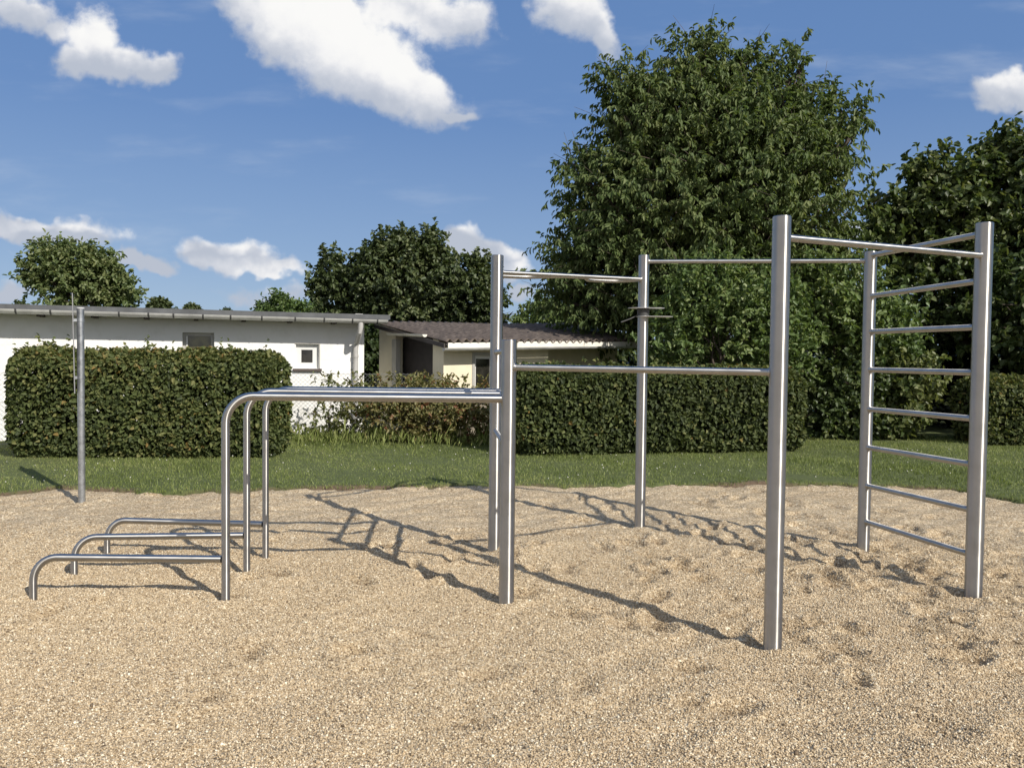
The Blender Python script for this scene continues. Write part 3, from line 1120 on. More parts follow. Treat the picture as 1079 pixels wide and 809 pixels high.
dp = [gut_p(380, ZG - 0.02), gut_p(380, ZG - 0.10), gut_p(379.5, ZG - 0.19), wp(wall_t(374.5), 1.72, 0.09), wp(wall_t(374), 1.62, 0.07), wp(wall_t(374), 1.5, 0.07), wp(wall_t(374), -0.1, 0.07)]
PIPE = simple('grey_downpipe', (0.46, 0.45, 0.43), rough=0.5, var=0.15)
MB().tube(dp, 0.047, 18).build('downpipe', PIPE, shed, True)
MB().tube([wp(wall_t(374), 1.46, 0.07), wp(wall_t(374), 1.51, 0.07)], 0.055, 18).build('pipe_clip', PIPE, shed, True)


def window(ta, tb, za, zb, frame, fw, glass, depth=0.09, inner=None):
    w = tb - ta
    mb = MB()
    # ring frame set back in the opening
    for (a_, b_, c_, d_) in ((ta, tb, za, za + fw), (ta, tb, zb - fw, zb), (ta, ta + fw, za + fw, zb - fw), (tb - fw, tb, za + fw, zb - fw)):
        mb.box(wp(b_ - 0.001, c_, -depth), -U * (b_ - a_ - 0.002), -Nn * 0.05, Vector((0, 0, d_ - c_)))
    fr = mb.build('window', frame, shed)
    g_ = MB().box(wp(tb - fw, za + fw, -depth - 0.02), -U * (w - 2 * fw), -Nn * 0.008, Vector((0, 0, zb - za - 2 * fw))).build('pane', glass, fr)
    return fr


w1 = window(t1a, t1b, z1b, z1a, GFRAME, 0.055, GLASS)
w1['label'] = 'wide dark window in a grey frame'
MB().box(wp(t1b - 0.06, z1b + 0.06, -0.085), U * -0.025, Nn * 0.012, Vector((0, 0, z1a - z1b - 0.12))).build('frame_bar', WFRAME, w1)
GLASS2 = glass_mat('dark_glass', (0.035, 0.033, 0.028))
w2 = window(t2a, t2b, z2b, z2a, WFRAME, 0.105, GLASS2, depth=0.07)
w2['label'] = 'small square white framed window'
MB().box(wp(t2b + 0.05, z2b - 0.055, 0.05), -U * (t2b - t2a + 0.1), -Nn * 0.12, Vector((0, 0, 0.05)), 0.004).build('sill', SILL, w2)
mb = MB()
mb.box(wp(t2b + 0.018, z2a + 0.001, 0.012), -U * (t2b - t2a + 0.036), -Nn * 0.1, Vector((0, 0, 0.025)))
mb.box(wp(t2a - 0.001, z2b, 0.012), -U * 0.022, -Nn * 0.1, Vector((0, 0, z2a - z2b)))
mb.build('frame', GFRAME, w2)  # grey strips paint in the shaded reveal at top and right

# ------------------------------------------------------------------ chain-link fence before the white wall
WIRE = simple('galvanised_wire', (0.30, 0.31, 0.31), rough=0.5, metal=0.5)
FO = 0.62
f_org = wp(-4.2, 0, FO)
fence = thing('wire_fence', 'low chain-link fence along the white shed wall behind the left hedge', 'fence', (f_org.x, f_org.y, 0))
FH, FL = 1.18, 11.5
mb = MB()
pitch = 0.078
k = -FH
while k < FL:
    for sgn in (1, -1):
        a_, b_ = k, k + FH
        za, zb = (0.02, FH) if sgn > 0 else (FH, 0.02)
        s0, s1 = max(a_, 0), min(b_, FL)
        if s1 - s0 > 0.05:
            q0 = za + (zb - za) * (s0 - a_) / FH
            q1 = za + (zb - za) * (s1 - a_) / FH
            mb.tube([f_org + U * s0 + Vector((0, 0, q0)) + Nn * 0.002 * sgn, f_org + U * s1 + Vector((0, 0, q1)) + Nn * 0.002 * sgn], 0.0016, 4, cap=False)
    k += pitch
for z in (0.06, FH - 0.02):
    mb.tube([f_org + Vector((0, 0, z)), f_org + U * FL + Vector((0, 0, z))], 0.0026, 5)
mb.build('wire_mesh', WIRE, fence)
for k in range(5):
    p = f_org + U * (0.15 + k * 2.75) - Nn * 0.03
    MB().tube([p + Vector((0, 0, -0.3)), p + Vector((0, 0, FH + 0.04))], 0.021, 14).build('post', GALV, fence, True)

# ------------------------------------------------------------------ cream shed with corrugated roof


def corr_mat():
    mt, nt, bs = new_mat('weathered_corrugated_sheet')
    tc = N(nt, 'ShaderNodeTexCoord')
    nz = N(nt, 'ShaderNodeTexNoise', i_Scale=7.0, i_Detail=8.0, i_Roughness=0.7)
    nt.links.new(tc.outputs['Object'], nz.inputs['Vector'])
    rp = ramp(nt, [(0.3, (0.055, 0.045, 0.040)), (0.52, (0.125, 0.098, 0.080)), (0.75, (0.23, 0.19, 0.155))])
    nt.links.new(nz.outputs[0], rp.inputs[0])
    nt.links.new(rp.outputs[0], bs.inputs['Base Color'])
    bs.inputs['Roughness'].default_value = 0.9
    b = N(nt, 'ShaderNodeBump', i_Strength=0.5, i_Distance=0.01)
    nt.links.new(nz.outputs[0], b.inputs['Height'])
    nt.links.new(b.outputs[0], bs.inputs['Normal'])
    return mt


CREAM = simple('cream_render', (0.78, 0.71, 0.53), rough=0.85, var=0.08, scale=3, bump=0.2, bscale=60)
BOARD = simple('cream_fascia_board', (0.80, 0.77, 0.68), rough=0.7, var=0.12, scale=5)
BARGE = simple('dark_barge_board', (0.07, 0.06, 0.055), rough=0.8, var=0.3)
DOOR = simple('dark_brown_door', (0.035, 0.028, 0.027), rough=0.6, var=0.3)
S0 = Vector((-1.17, 14.0, 0))
E_ = Vector((0.79, 0.613, 0))
B_ = Vector((-0.613, 0.79, 0))
EL, BL = 5.25, 2.55
ZE, ZR = 1.775, 2.16
TILT = 0.027
hut = thing('cream_shed', 'small cream rendered shed with dark corrugated roof beside the white shed', 'shed', (S0.x, S0.y, 0))


def hp(a, b, z):
    return S0 + E_ * a + B_ * b + Vector((0, 0, z))


# corrugated sheet
na, nb_ = 420, 30
A, Bq = np.meshgrid(np.linspace(-0.02, EL, na), np.linspace(-0.066, BL, nb_))
A, Bq = A.ravel(), Bq.ravel()
sag = 0.012 * np.sin(A * 1.3 + 0.6)
Zq = ZE + TILT * A + (ZR - ZE) * Bq / BL + 0.030 * np.sin(A * 2 * math.pi / 0.177) + sag
xyz = np.stack([A * E_.x + Bq * B_.x, A * E_.y + Bq * B_.y, Zq], axis=1)
i = np.arange((nb_ - 1) * na).reshape(nb_ - 1, na)[:, :-1].ravel()
fq = np.stack([i, i + 1, i + na + 1, i + na], axis=1)
rf = link_mesh('roof', xyz, fq, corr_mat(), hut, smooth=True)
sm = rf.modifiers.new('thickness', 'SOLIDIFY')
sm.thickness = 0.012
# walls: front (sunlit), right stretch set back, left side with the recessed door
ov, TH = 0.22, 0.16
wt = ZE - 0.035
mb = MB()
fx0, fx1 = 0.10, 2.55
wx0, wx1, wz0, wz1 = 0.78, 1.22, 0.85, wt - 0.22                       # window opening
for (a0, a1, z0, z1) in ((fx0, wx0, -0.2, wt), (wx1, fx1, -0.2, wt), (wx0, wx1, -0.2, wz0), (wx0, wx1, wz1, wt)):
    mb.box(hp(a0, ov, z0), E_ * (a1 - a0), B_ * TH, Vector((0, 0, z1 - z0)))
mb.box(hp(fx1, 0.75, -0.2), E_ * (EL - 0.25 - fx1), B_ * TH, Vector((0, 0, wt + 0.28)))
mb.box(hp(fx1 - TH, ov + TH + 0.002, -0.2), E_ * TH, B_ * (0.75 - ov - TH), Vector((0, 0, wt + 0.24)))
# left side wall in three pieces around the door recess
for (b0, b1) in ((ov + TH + 0.002, 0.58), (1.95, BL - 0.1)):
    zt0, zt1 = [ZE + (ZR - ZE) * q / BL - 0.045 for q in (b0, b1)]
    o0, o1 = hp(fx0, b0, -0.2), hp(fx0, b1, -0.2)
    vv = [o0, o1, o1 + Vector((0, 0, zt1 + 0.2)), o0 + Vector((0, 0, zt0 + 0.2))]
    vv += [p + E_ * TH for p in vv]
    mb.add(vv, [(0, 1, 2, 3), (7, 6, 5, 4), (4, 5, 1, 0), (5, 6, 2, 1), (6, 7, 3, 2), (7, 4, 0, 3)])
mb.box(hp(fx0, BL - 0.1, -0.2), E_ * (EL - 0.35), B_ * TH, Vector((0, 0, 2.25)))
mb.build('wall', CREAM, hut)
dr = MB().box(hp(fx0 + 0.20, 0.56, -0.2), E_ * 0.05, B_ * 1.42, Vector((0, 0, 2.05)))
dr.build('door', DOOR, hut)
MB().box(hp(fx0 - 0.03, 1.88, -0.2), E_ * 0.10, B_ * 0.16, Vector((0, 0, 2.02))).build('door_post', simple('pale_post', (0.50, 0.48, 0.42), rough=0.8), hut)
# pale canopy gutter over the door
half_gutter(hp(fx0 - 0.16, 0.60, ZE + 0.115), hp(fx0 - 0.16, 1.95, ZE + 0.165), 0.05).build('door_gutter', BOARD, hut, True)
# closing strip (added to stop sun leaks) under the corrugations, fascia boards and gutter along the front
MB().box(hp(0.03, 0.03, ZE - 0.10), E_ * (EL - 0.1) + Vector((0, 0, TILT * (EL - 0.1))), B_ * 0.03, Vector((0, 0, 0.105))).build('closing_strip', BARGE, hut)
for (a0, a1, dz) in ((0.02, 1.55, 0.0), (1.56, 3.25, 0.012), (3.26, EL - 0.02, -0.01)):
    MB().box(hp(a0, -0.05, ZE - 0.155 + dz + TILT * a0), E_ * (a1 - a0) + Vector((0, 0, TILT * (a1 - a0))), B_ * 0.022, Vector((0, 0, 0.115)), 0.002).build('fascia_board', BOARD, hut)
half_gutter(hp(-0.12, -0.115, ZE - 0.135), hp(EL + 0.02, -0.115, ZE - 0.14 + TILT * EL), 0.052).build('gutter', ZINC, hut, True)
o0, o1 = hp(-0.05, -0.02, ZE - 0.13), hp(-0.05, BL, ZR - 0.11)
vv = [o0, o1, o1 + Vector((0, 0, 0.075)), o0 + Vector((0, 0, 0.075))]
vv += [p + E_ * 0.025 for p in vv]
MB().add(vv, [(0, 1, 2, 3), (7, 6, 5, 4), (4, 5, 1, 0), (5, 6, 2, 1), (6, 7, 3, 2), (7, 4, 0, 3)]).build('barge_board', BARGE, hut)
mb = MB()
for (a0, a1, z0, z1) in ((wx0, wx1, wz0, wz0 + .06), (wx0, wx1, wz1 - .06, wz1), (wx0, wx0 + .06, wz0 + .06, wz1 - .06), (wx1 - .06, wx1, wz0 + .06, wz1 - .06)):
    mb.box(hp(a0 + 0.001, ov + 0.05, z0), E_ * (a1 - a0 - 0.002), B_ * 0.05, Vector((0, 0, z1 - z0)))
hw = mb.build('window', WFRAME, hut)
MB().box(hp(wx0 + .06, ov + 0.07, wz0 + .06), E_ * (wx1 - wx0 - .12), B_ * 0.008, Vector((0, 0, wz1 - wz0 - .12))).build('pane', GLASS2, hw)
mb = MB()
mb.box(hp(wx0 - 0.06, ov - 0.012, wz0), E_ * 0.06, B_ * 0.012, Vector((0, 0, wz1 - wz0)))
mb.box(hp(wx0 - 0.06, ov - 0.012, wz1), E_ * (wx1 - wx0 + 0.12), B_ * 0.012, Vector((0, 0, 0.06)))
mb.build('frame', GFRAME, hw)
MB().box(hp(fx0 - 0.01, ov - 0.012, -0.2), E_ * (fx1 - fx0), B_ * 0.012, Vector((0, 0, 0.85))).build('plinth', simple('dark_plinth', (0.22, 0.19, 0.15), rough=0.9, var=0.2), hut)

# flat blue canopy beyond the cream shed
BLUE = simple('blue_sheet', (0.05, 0.12, 0.26), rough=0.5, var=0.2)
bc = at(571, 342, 22.0)
can = thing('garden_canopy', 'flat blue canopy top peeping over the corrugated roof', 'canopy', (bc.x, bc.y, 0))
mb = MB()
vv, ff = [], []
n = 20
for j in range(2):
    for k in range(n + 1):
        t = k / n
        vv.append(Vector((bc.x - 0.33 + 0.66 * t, bc.y - 0.3 + j * 1.2, bc.z - 0.04 + 0.07 * math.sin(math.pi * t))))
for k in range(n):
    ff.append((k, k + 1, n + 2 + k, n + 1 + k))
cv = mb.add(vv, ff).build('cover', BLUE, can)
smd = cv.modifiers.new('thickness', 'SOLIDIFY')
smd.thickness = 0.05
for sx in (-0.3, 0.3):
    MB().tube([(bc.x + sx, bc.y, 0), (bc.x + sx, bc.y, bc.z - 0.03)], 0.02, 10).build('leg', GALV, can, True)

# ------------------------------------------------------------------ foliage


def leaf_arrays(P, D, Nv, L, W, fold=0.25, droop=0.15):
    n = len(P)
    D = D / (np.linalg.norm(D, axis=1, keepdims=True) + 1e-9)
    Nv = Nv - D * np.sum(D * Nv, axis=1, keepdims=True)
    Nv = Nv / (np.linalg.norm(Nv, axis=1, keepdims=True) + 1e-9)
    S = np.cross(D, Nv)
    L = L[:, None]
    W = W[:, None]
    v = np.empty((n, 6, 3))
    v[:, 0] = P
    v[:, 1] = P + D * L * .32 - S * W * .5 + Nv * W * fold
    v[:, 2] = P + D * L * .74 - S * W * .34 + Nv * W * fold * .5
    v[:, 3] = P + D * L - Nv * L * droop
    v[:, 4] = P + D * L * .74 + S * W * .34 + Nv * W * fold * .5
    v[:, 5] = P + D * L * .32 + S * W * .5 + Nv * W * fold
    b = np.arange(n)[:, None] * 6
    f = np.concatenate([b + np.array([[0, 5, 4, 3]]), b + np.array([[0, 3, 2, 1]])], axis=1).reshape(-1, 4)
    return v.reshape(-1, 3), f


def rdir(r_, n):
    d = r_.normal(size=(n, 3))
    return d / np.linalg.norm(d, axis=1, keepdims=True)


def crown_arrays(lobes, seed, leaf_l, leaf_w, per_twig, twig_l, droop, up_bias, gap_scale, gap_thr, tint_base=0.45, fold=0.25, inner=0.35, spread=0.75):
    """lobes: (centre, radii, twig count). Returns verts, faces, tint, twig start/end points."""
    r_ = np.random.default_rng(seed)
    Ps, Ds, Ns, Ts, Tw = [], [], [], [], []
    for (c_, rad, nt_) in lobes:
        c_, rad = np.array(c_), np.array(rad)
        d = rdir(r_, nt_)
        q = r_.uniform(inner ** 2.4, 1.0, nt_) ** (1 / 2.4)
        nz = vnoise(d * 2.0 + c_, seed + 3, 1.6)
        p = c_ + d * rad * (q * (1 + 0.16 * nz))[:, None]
        keep = vnoise(p, seed + 5, gap_scale) > gap_thr
        p, d, q = p[keep], d[keep], q[keep]
        out = d / rad
        out /= np.linalg.norm(out, axis=1, keepdims=True)
        td = out * 0.8 + np.array([0, 0, up_bias]) + rdir(r_, len(p)) * 0.6
        td /= np.linalg.norm(td, axis=1, keepdims=True)
        tl = twig_l * r_.uniform(0.6, 1.4, len(p))
        Tw.append((p, p + td * tl[:, None]))
        s_ = r_.uniform(0.0, 1.0, (len(p), per_twig))
        lp = p[:, None, :] + td[:, None, :] * (tl[:, None] * s_)[:, :, None]
        lp[:, :, 2] -= droop * 0.25 * tl[:, None] * s_ ** 2
        lp += r_.normal(0, 0.03 * twig_l, lp.shape)
        n = len(p) * per_twig
        lp = lp.reshape(n, 3)
        tdr = np.repeat(td, per_twig, axis=0)
        outr = np.repeat(out, per_twig, axis=0)
        ld = tdr * 0.45 + rdir(r_, n) * spread + np.array([0, 0, -droop])
        ln_ = outr * 0.45 + np.array([0, 0, 0.5]) + rdir(r_, n) * 0.55
        clump = np.repeat(0.5 * vnoise(p, seed + 9, 2.2) + 0.25 * r_.normal(size=len(p)), per_twig)
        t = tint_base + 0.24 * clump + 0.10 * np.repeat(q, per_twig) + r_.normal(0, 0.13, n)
        Ps.append(lp)
        Ds.append(ld)
        Ns.append(ln_)
        Ts.append(t)
    P, D, Nv, T = np.concatenate(Ps), np.concatenate(Ds), np.concatenate(Ns), np.concatenate(Ts)
    n = len(P)
    L = leaf_l * r_.uniform(0.65, 1.25, n)
    W = leaf_w * r_.uniform(0.7, 1.2, n)
    v, f = leaf_arrays(P, D, Nv, L, W, fold)
    return v, f, np.repeat(np.clip(T, 0, 1), 2), Tw


def limb(mb, a, b, r0, r1, seed, n=6, wob=0.12, sides=8):
    r_ = random.Random(seed)
    a, b = Vector(a), Vector(b)
    L_ = (b - a).length
    pts_, rs = [], []
    for i in range(n + 1):
        t = i / n
        w = math.sin(math.pi * t) * wob * L_
        pts_.append(a.lerp(b, t) + Vector((r_.uniform(-1, 1), r_.uniform(-1, 1), r_.uniform(-0.5, 0.8))) * w * 0.5)
        rs.append(r0 + (r1 - r0) * t)
    mb.tube(pts_, rs, sides)
    return pts_


def lobe(px, py, d, rx, ry, n, ratio=0.85, dd=0.0):
    p = at(px, py, d + dd)
    k = (d + dd) / FPX
    return ((p.x, p.y, p.z), (rx * k, rx * k * ratio, ry * k), n)


def make_tree(name, label, cat, root, lobes, seed, mat, trunk_r=0.16, twig_tubes=0, group=None, fork=0.35, sprays=0, **kw):
    t = thing(name, label, cat, root, group)
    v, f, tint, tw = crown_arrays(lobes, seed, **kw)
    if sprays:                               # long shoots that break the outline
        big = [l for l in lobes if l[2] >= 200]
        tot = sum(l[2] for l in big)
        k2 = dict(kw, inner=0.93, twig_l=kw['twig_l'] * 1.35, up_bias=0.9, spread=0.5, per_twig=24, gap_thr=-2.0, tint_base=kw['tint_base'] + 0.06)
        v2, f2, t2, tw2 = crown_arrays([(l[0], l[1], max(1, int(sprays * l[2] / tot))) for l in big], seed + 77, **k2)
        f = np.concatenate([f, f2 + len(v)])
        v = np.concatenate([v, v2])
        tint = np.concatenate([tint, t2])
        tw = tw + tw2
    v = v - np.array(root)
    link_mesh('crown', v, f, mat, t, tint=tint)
    mb = MB()
    base = Vector(root)
    top = max(Vector(l[0]).z for l in lobes)
    fk = base + Vector((0, 0, max(0.5, (top - base.z) * fork)))
    mb.tube([base + Vector((0, 0, -0.2)), base + Vector((0, 0, 0.12)), base.lerp(fk, 0.5) + Vector((0.04, 0, 0)), fk], [trunk_r * 1.5, trunk_r * 1.15, trunk_r, trunk_r * 0.85], 14)
    rr = random.Random(seed)
    for i, (c_, rad, n_) in enumerate(lobes):
        c_ = Vector(c_)
        pts_ = limb(mb, fk - Vector((0, 0, 0.1)), c_, trunk_r * 0.55, trunk_r * 0.16, seed + i, sides=8)
        for k in range(7):
            a = pts_[rr.randint(2, len(pts_) - 1)]
            dvec = Vector((rr.gauss(0, 1), rr.gauss(0, 1), rr.gauss(0.3, 0.8))).normalized()
            e_ = c_ + Vector((dvec.x * rad[0], dvec.y * rad[1], dvec.z * rad[2])) * 0.85
            limb(mb, a, e_, trunk_r * 0.16, trunk_r * 0.03, seed + i * 31 + k, n=5, sides=5)
    if twig_tubes:
        a_all = np.concatenate([x[0] for x in tw])
        b_all = np.concatenate([x[1] for x in tw])
        for i in np.random.default_rng(seed).permutation(len(a_all))[:twig_tubes]:
            mb.tube([a_all[i], b_all[i]], [0.008, 0.003], 3, cap=False)
    mb.build('trunk', BARK, t, True)
    return t


def hedge_arrays(o, ex, depth, h, n, seed, leaf_l, leaf_w, tint_base=0.45, rag=0.05, fuzzy=0.12, topw=1.0):
    """clipped hedge: o front left corner, ex along the front, depth to the back, h tall."""
    r_ = np.random.default_rng(seed)
    ex = np.array(ex, dtype=float)
    Lx = np.linalg.norm(ex)
    ux = ex / Lx
    uy = np.array([-ux[1], ux[0], 0])
    areas = np.array([Lx * h, Lx * depth * topw, depth * h, depth * h])
    nn = (n * areas / areas.sum()).astype(int)
    P, Nrm = [], []
    for k, m_ in enumerate(nn):
        a, b = r_.uniform(0, 1, m_), r_.uniform(0, 1, m_)
        inset = np.abs(r_.normal(0, 1, m_)) * rag
        if k == 0:
            x, y, z, nv = a * Lx, inset, b * h, -uy
        elif k == 1:
            x, y, z, nv = a * Lx, b * depth, h - inset, np.array([0, 0, 1.0])
        elif k == 2:
            x, y, z, nv = inset, a * depth, b * h, -ux
        else:
            x, y, z, nv = Lx - inset, a * depth, b * h, ux
        P.append(np.stack([x, y, z], 1))
        Nrm.append(np.tile(nv, (m_, 1)))
    q, nv = np.concatenate(P), np.concatenate(Nrm)
    # rounded shoulders and uneven faces
    ctr = np.array([Lx / 2, depth / 2, h * 0.5])
    half = ctr.copy()
    s_ = (q - ctr) / half
    cr = 0.35
    edge = np.clip(np.abs(s_) * half - (half - cr), 0, None)
    ed = np.linalg.norm(edge, axis=1)
    over = np.clip(ed - cr, 0, None)
    q = q - np.sign(s_) * edge * (over / (ed + 1e-9))[:, None]
    bumps = vnoise(q, seed + 1, 3.2) * 0.05 + vnoise(q, seed + 2, 10.0) * 0.055
    q[:, 1] += bumps * (np.abs(nv @ uy) > .5) * -1
    q[:, 2] += bumps * (nv[:, 2] > .5)
    q[:, 0] += bumps * (nv @ ux)
    q[:, 1] += 0.05 * sstep(0.35, 0.0, q[:, 2]) * (q[:, 1] < depth * .5)      # thins out at the foot
    w = np.array(o)[None, :] + q[:, 0:1] * ux + q[:, 1:2] * uy + np.array([[0, 0, 1.0]]) * q[:, 2:3]
    m_ = len(w)
    D = nv * 0.35 + rdir(r_, m_) * 0.8 + np.array([0, 0, -0.35])
    Nv = nv * 0.75 + rdir(r_, m_) * 0.6 + np.array([0, 0, 0.35])
    clump = 0.5 * vnoise(w, seed + 6, 2.5) + 0.4 * vnoise(w, seed + 7, 8.0)
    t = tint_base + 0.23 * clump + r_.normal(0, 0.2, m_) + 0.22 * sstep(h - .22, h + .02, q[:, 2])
    L = leaf_l * r_.uniform(0.5, 1.2, m_)
    W = leaf_w * r_.uniform(0.7, 1.15, m_) * L / leaf_l
    # sprigs sticking out of the top
    k = int(Lx * 9)
    sx = r_.uniform(0.05, Lx - 0.05, k)
    sy = r_.uniform(0, depth * .7, k)
    sp_ = np.array(o)[None, :] + sx[:, None] * ux + sy[:, None] * uy
    hh = r_.gamma(2.0, fuzzy * 0.42, k)
    per = 7
    fr = r_.uniform(0, 1, (k, per))
    slant = rdir(r_, k) * 0.25
    P2 = sp_[:, None, :] + slant[:, None, :] * (hh[:, None] * fr)[:, :, None]
    P2[:, :, 2] = np.array(o)[2] + h - 0.04 + hh[:, None] * fr
    P2 = P2.reshape(-1, 3)
    m2 = len(P2)
    w = np.concatenate([w, P2])
    D = np.concatenate([D, rdir(r_, m2) + np.array([0, 0, 0.3])])
    Nv = np.concatenate([Nv, rdir(r_, m2) * .6 + np.array([0, -.3, .6])])
    L = np.concatenate([L, leaf_l * r_.uniform(.5, 1, m2)])
    W = np.concatenate([W, leaf_w * r_.uniform(.5, 1, m2)])
    t = np.concatenate([t, np.clip(r_.normal(tint_base + .2, .15, m2), 0, 1)])
    v, f = leaf_arrays(w, D, Nv, L, W)
    return v, f, np.repeat(np.clip(t, 0, 1), 2), ux, uy, Lx


def make_hedge(name, label, o, ex, depth, h, n, seed, mat, leaf_l, leaf_w, group=None, **kw):
    t = thing(name, label, 'hedge', o, group)
    v, f, tint, ux, uy, Lx = hedge_arrays(o, ex, depth, h, n, seed, leaf_l, leaf_w, **kw)
    link_mesh('leaves', v - np.array(o), f, mat, t, tint=tint)
    # woody inside: stems and a tangle of branches
    mb = MB()
    rr = random.Random(seed)
    ux, uy = Vector(ux), Vector(uy)
    oo = Vector(o)
    k = 0.15
    while k < Lx - 0.1:
        b = oo + ux * k + uy * (depth * 0.5 + rr.uniform(-.08, .08))
        mb.tube([b + Vector((0, 0, -.1)), b + Vector((rr.uniform(-.05, .05), 0, h * .5)), b + Vector((rr.uniform(-.1, .1), 0, h * .85))], [0.022, 0.016, 0.007], 7)
        for q in range(9):
            z = rr.uniform(.1, h * .8)
            a = b + Vector((0, 0, z))
            e_ = a + ux * rr.uniform(-.3, .3) + uy * rr.uniform(-.45, .45) * depth + Vector((0, 0, rr.uniform(.05, .3)))
            mb.tube([a, e_], [0.008, 0.003], 4)
        k += rr.uniform(.18, .32)
    mb.build('stems', BARK, t)
    # dense leaf mass inside; darkest tints paint in the shade between leaves
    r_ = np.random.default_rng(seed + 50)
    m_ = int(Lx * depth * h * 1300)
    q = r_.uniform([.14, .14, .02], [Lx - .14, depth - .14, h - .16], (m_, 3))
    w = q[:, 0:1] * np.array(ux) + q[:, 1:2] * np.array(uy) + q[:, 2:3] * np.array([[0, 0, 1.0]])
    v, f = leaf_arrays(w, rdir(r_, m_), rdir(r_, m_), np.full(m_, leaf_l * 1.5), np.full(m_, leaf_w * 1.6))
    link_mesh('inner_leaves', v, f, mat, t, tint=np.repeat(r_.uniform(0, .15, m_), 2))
    return t


HORN = foliage('hornbeam_leaves', (0.024, 0.037, 0.010), (0.072, 0.096, 0.024), (0.155, 0.160, 0.045), (0.24, 0.16, 0.05), trans=0.24, rough=0.6, spec=0.3)
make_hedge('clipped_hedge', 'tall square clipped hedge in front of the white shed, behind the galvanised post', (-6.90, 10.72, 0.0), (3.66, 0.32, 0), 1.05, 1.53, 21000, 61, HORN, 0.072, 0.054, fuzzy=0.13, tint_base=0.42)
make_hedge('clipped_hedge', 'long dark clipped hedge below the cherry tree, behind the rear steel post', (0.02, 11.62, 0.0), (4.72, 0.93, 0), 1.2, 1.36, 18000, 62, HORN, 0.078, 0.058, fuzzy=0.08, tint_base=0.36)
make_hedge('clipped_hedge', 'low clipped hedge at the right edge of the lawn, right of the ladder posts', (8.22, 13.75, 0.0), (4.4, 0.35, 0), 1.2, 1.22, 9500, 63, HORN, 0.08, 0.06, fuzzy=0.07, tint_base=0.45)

# overgrown bushes along the fence between the clipped hedges
WILD = foliage('wild_shrub_leaves', (0.04, 0.05, 0.012), (0.09, 0.11, 0.03), (0.17, 0.16, 0.05), (0.20, 0.07, 0.035), trans=0.25)


def along(t, off, z):
    return tuple(W0 + U * t + Nn * off + Vector((0, 0, z)))


def mound(px, py, d, rx, ry, n, **k):
    return lobe(px, py, d, rx, ry, n, **k)


make_tree('wild_shrub', 'straggly green shrub growing against the foot of the white shed wall', 'shrub', (at(345, 460, 13.6).x, 13.6, 0.03),
          [mound(325, 436, 13.6, 18, 22, 34), mound(352, 440, 13.6, 24, 22, 70), mound(385, 434, 13.7, 22, 24, 120), mound(352, 409, 13.6, 40, 6, 46)], 71, WILD, trunk_r=0.02,
          leaf_l=0.075, leaf_w=0.045, per_twig=7, twig_l=0.22, droop=0.2, up_bias=0.5, gap_scale=6.0, gap_thr=-0.35, tint_base=0.48, inner=0.1)
make_tree('wild_shrub', 'rusty tinged overgrown shrub in front of the cream shed, left of the tall steel posts', 'shrub', (at(450, 462, 13.4).x, 13.4, 0.03),
          [mound(418, 436, 13.4, 28, 24, 260), mound(455, 436, 13.5, 38, 26, 420), mound(494, 438, 13.4, 28, 22, 260), mound(440, 410, 13.5, 52, 6, 130), mound(505, 412, 13.6, 18, 6, 40)], 72,
          foliage('rusty_shrub_leaves', (0.045, 0.055, 0.014), (0.10, 0.115, 0.03), (0.17, 0.155, 0.05), (0.20, 0.085, 0.04), trans=0.28), trunk_r=0.025,
          leaf_l=0.075, leaf_w=0.042, per_twig=8, twig_l=0.22, droop=0.2, up_bias=0.5, gap_scale=6.0, gap_thr=-0.6, tint_base=0.64, inner=0.1)
# taller weeds along the foot of the bushes
r_ = np.random.default_rng(77)
m_ = 1600
px_ = r_.uniform(308, 530, m_)
dd_ = 13.7 - np.abs(r_.normal(0, 0.55, m_))
bx = np.array([at(p, 460, d).x for p, d in zip(px_, dd_)])
P = np.stack([bx, dd_, np.full(m_, 0.03) + r_.uniform(0, .12, m_)], 1)
D = rdir(r_, m_) * .5 + np.array([0, 0, 1.0])
v, f = leaf_arrays(P, D, rdir(r_, m_), r_.gamma(2.4, .035, m_) + .03, r_.uniform(.006, .022, m_))
tag(link_mesh('weeds', v, f, GRASS, tint=np.repeat(np.clip(r_.normal(.55, .18, m_), 0, 1), 2)), 'knee-high weeds and long grass at the foot of the fence shrubs', 'weeds', kind='stuff')

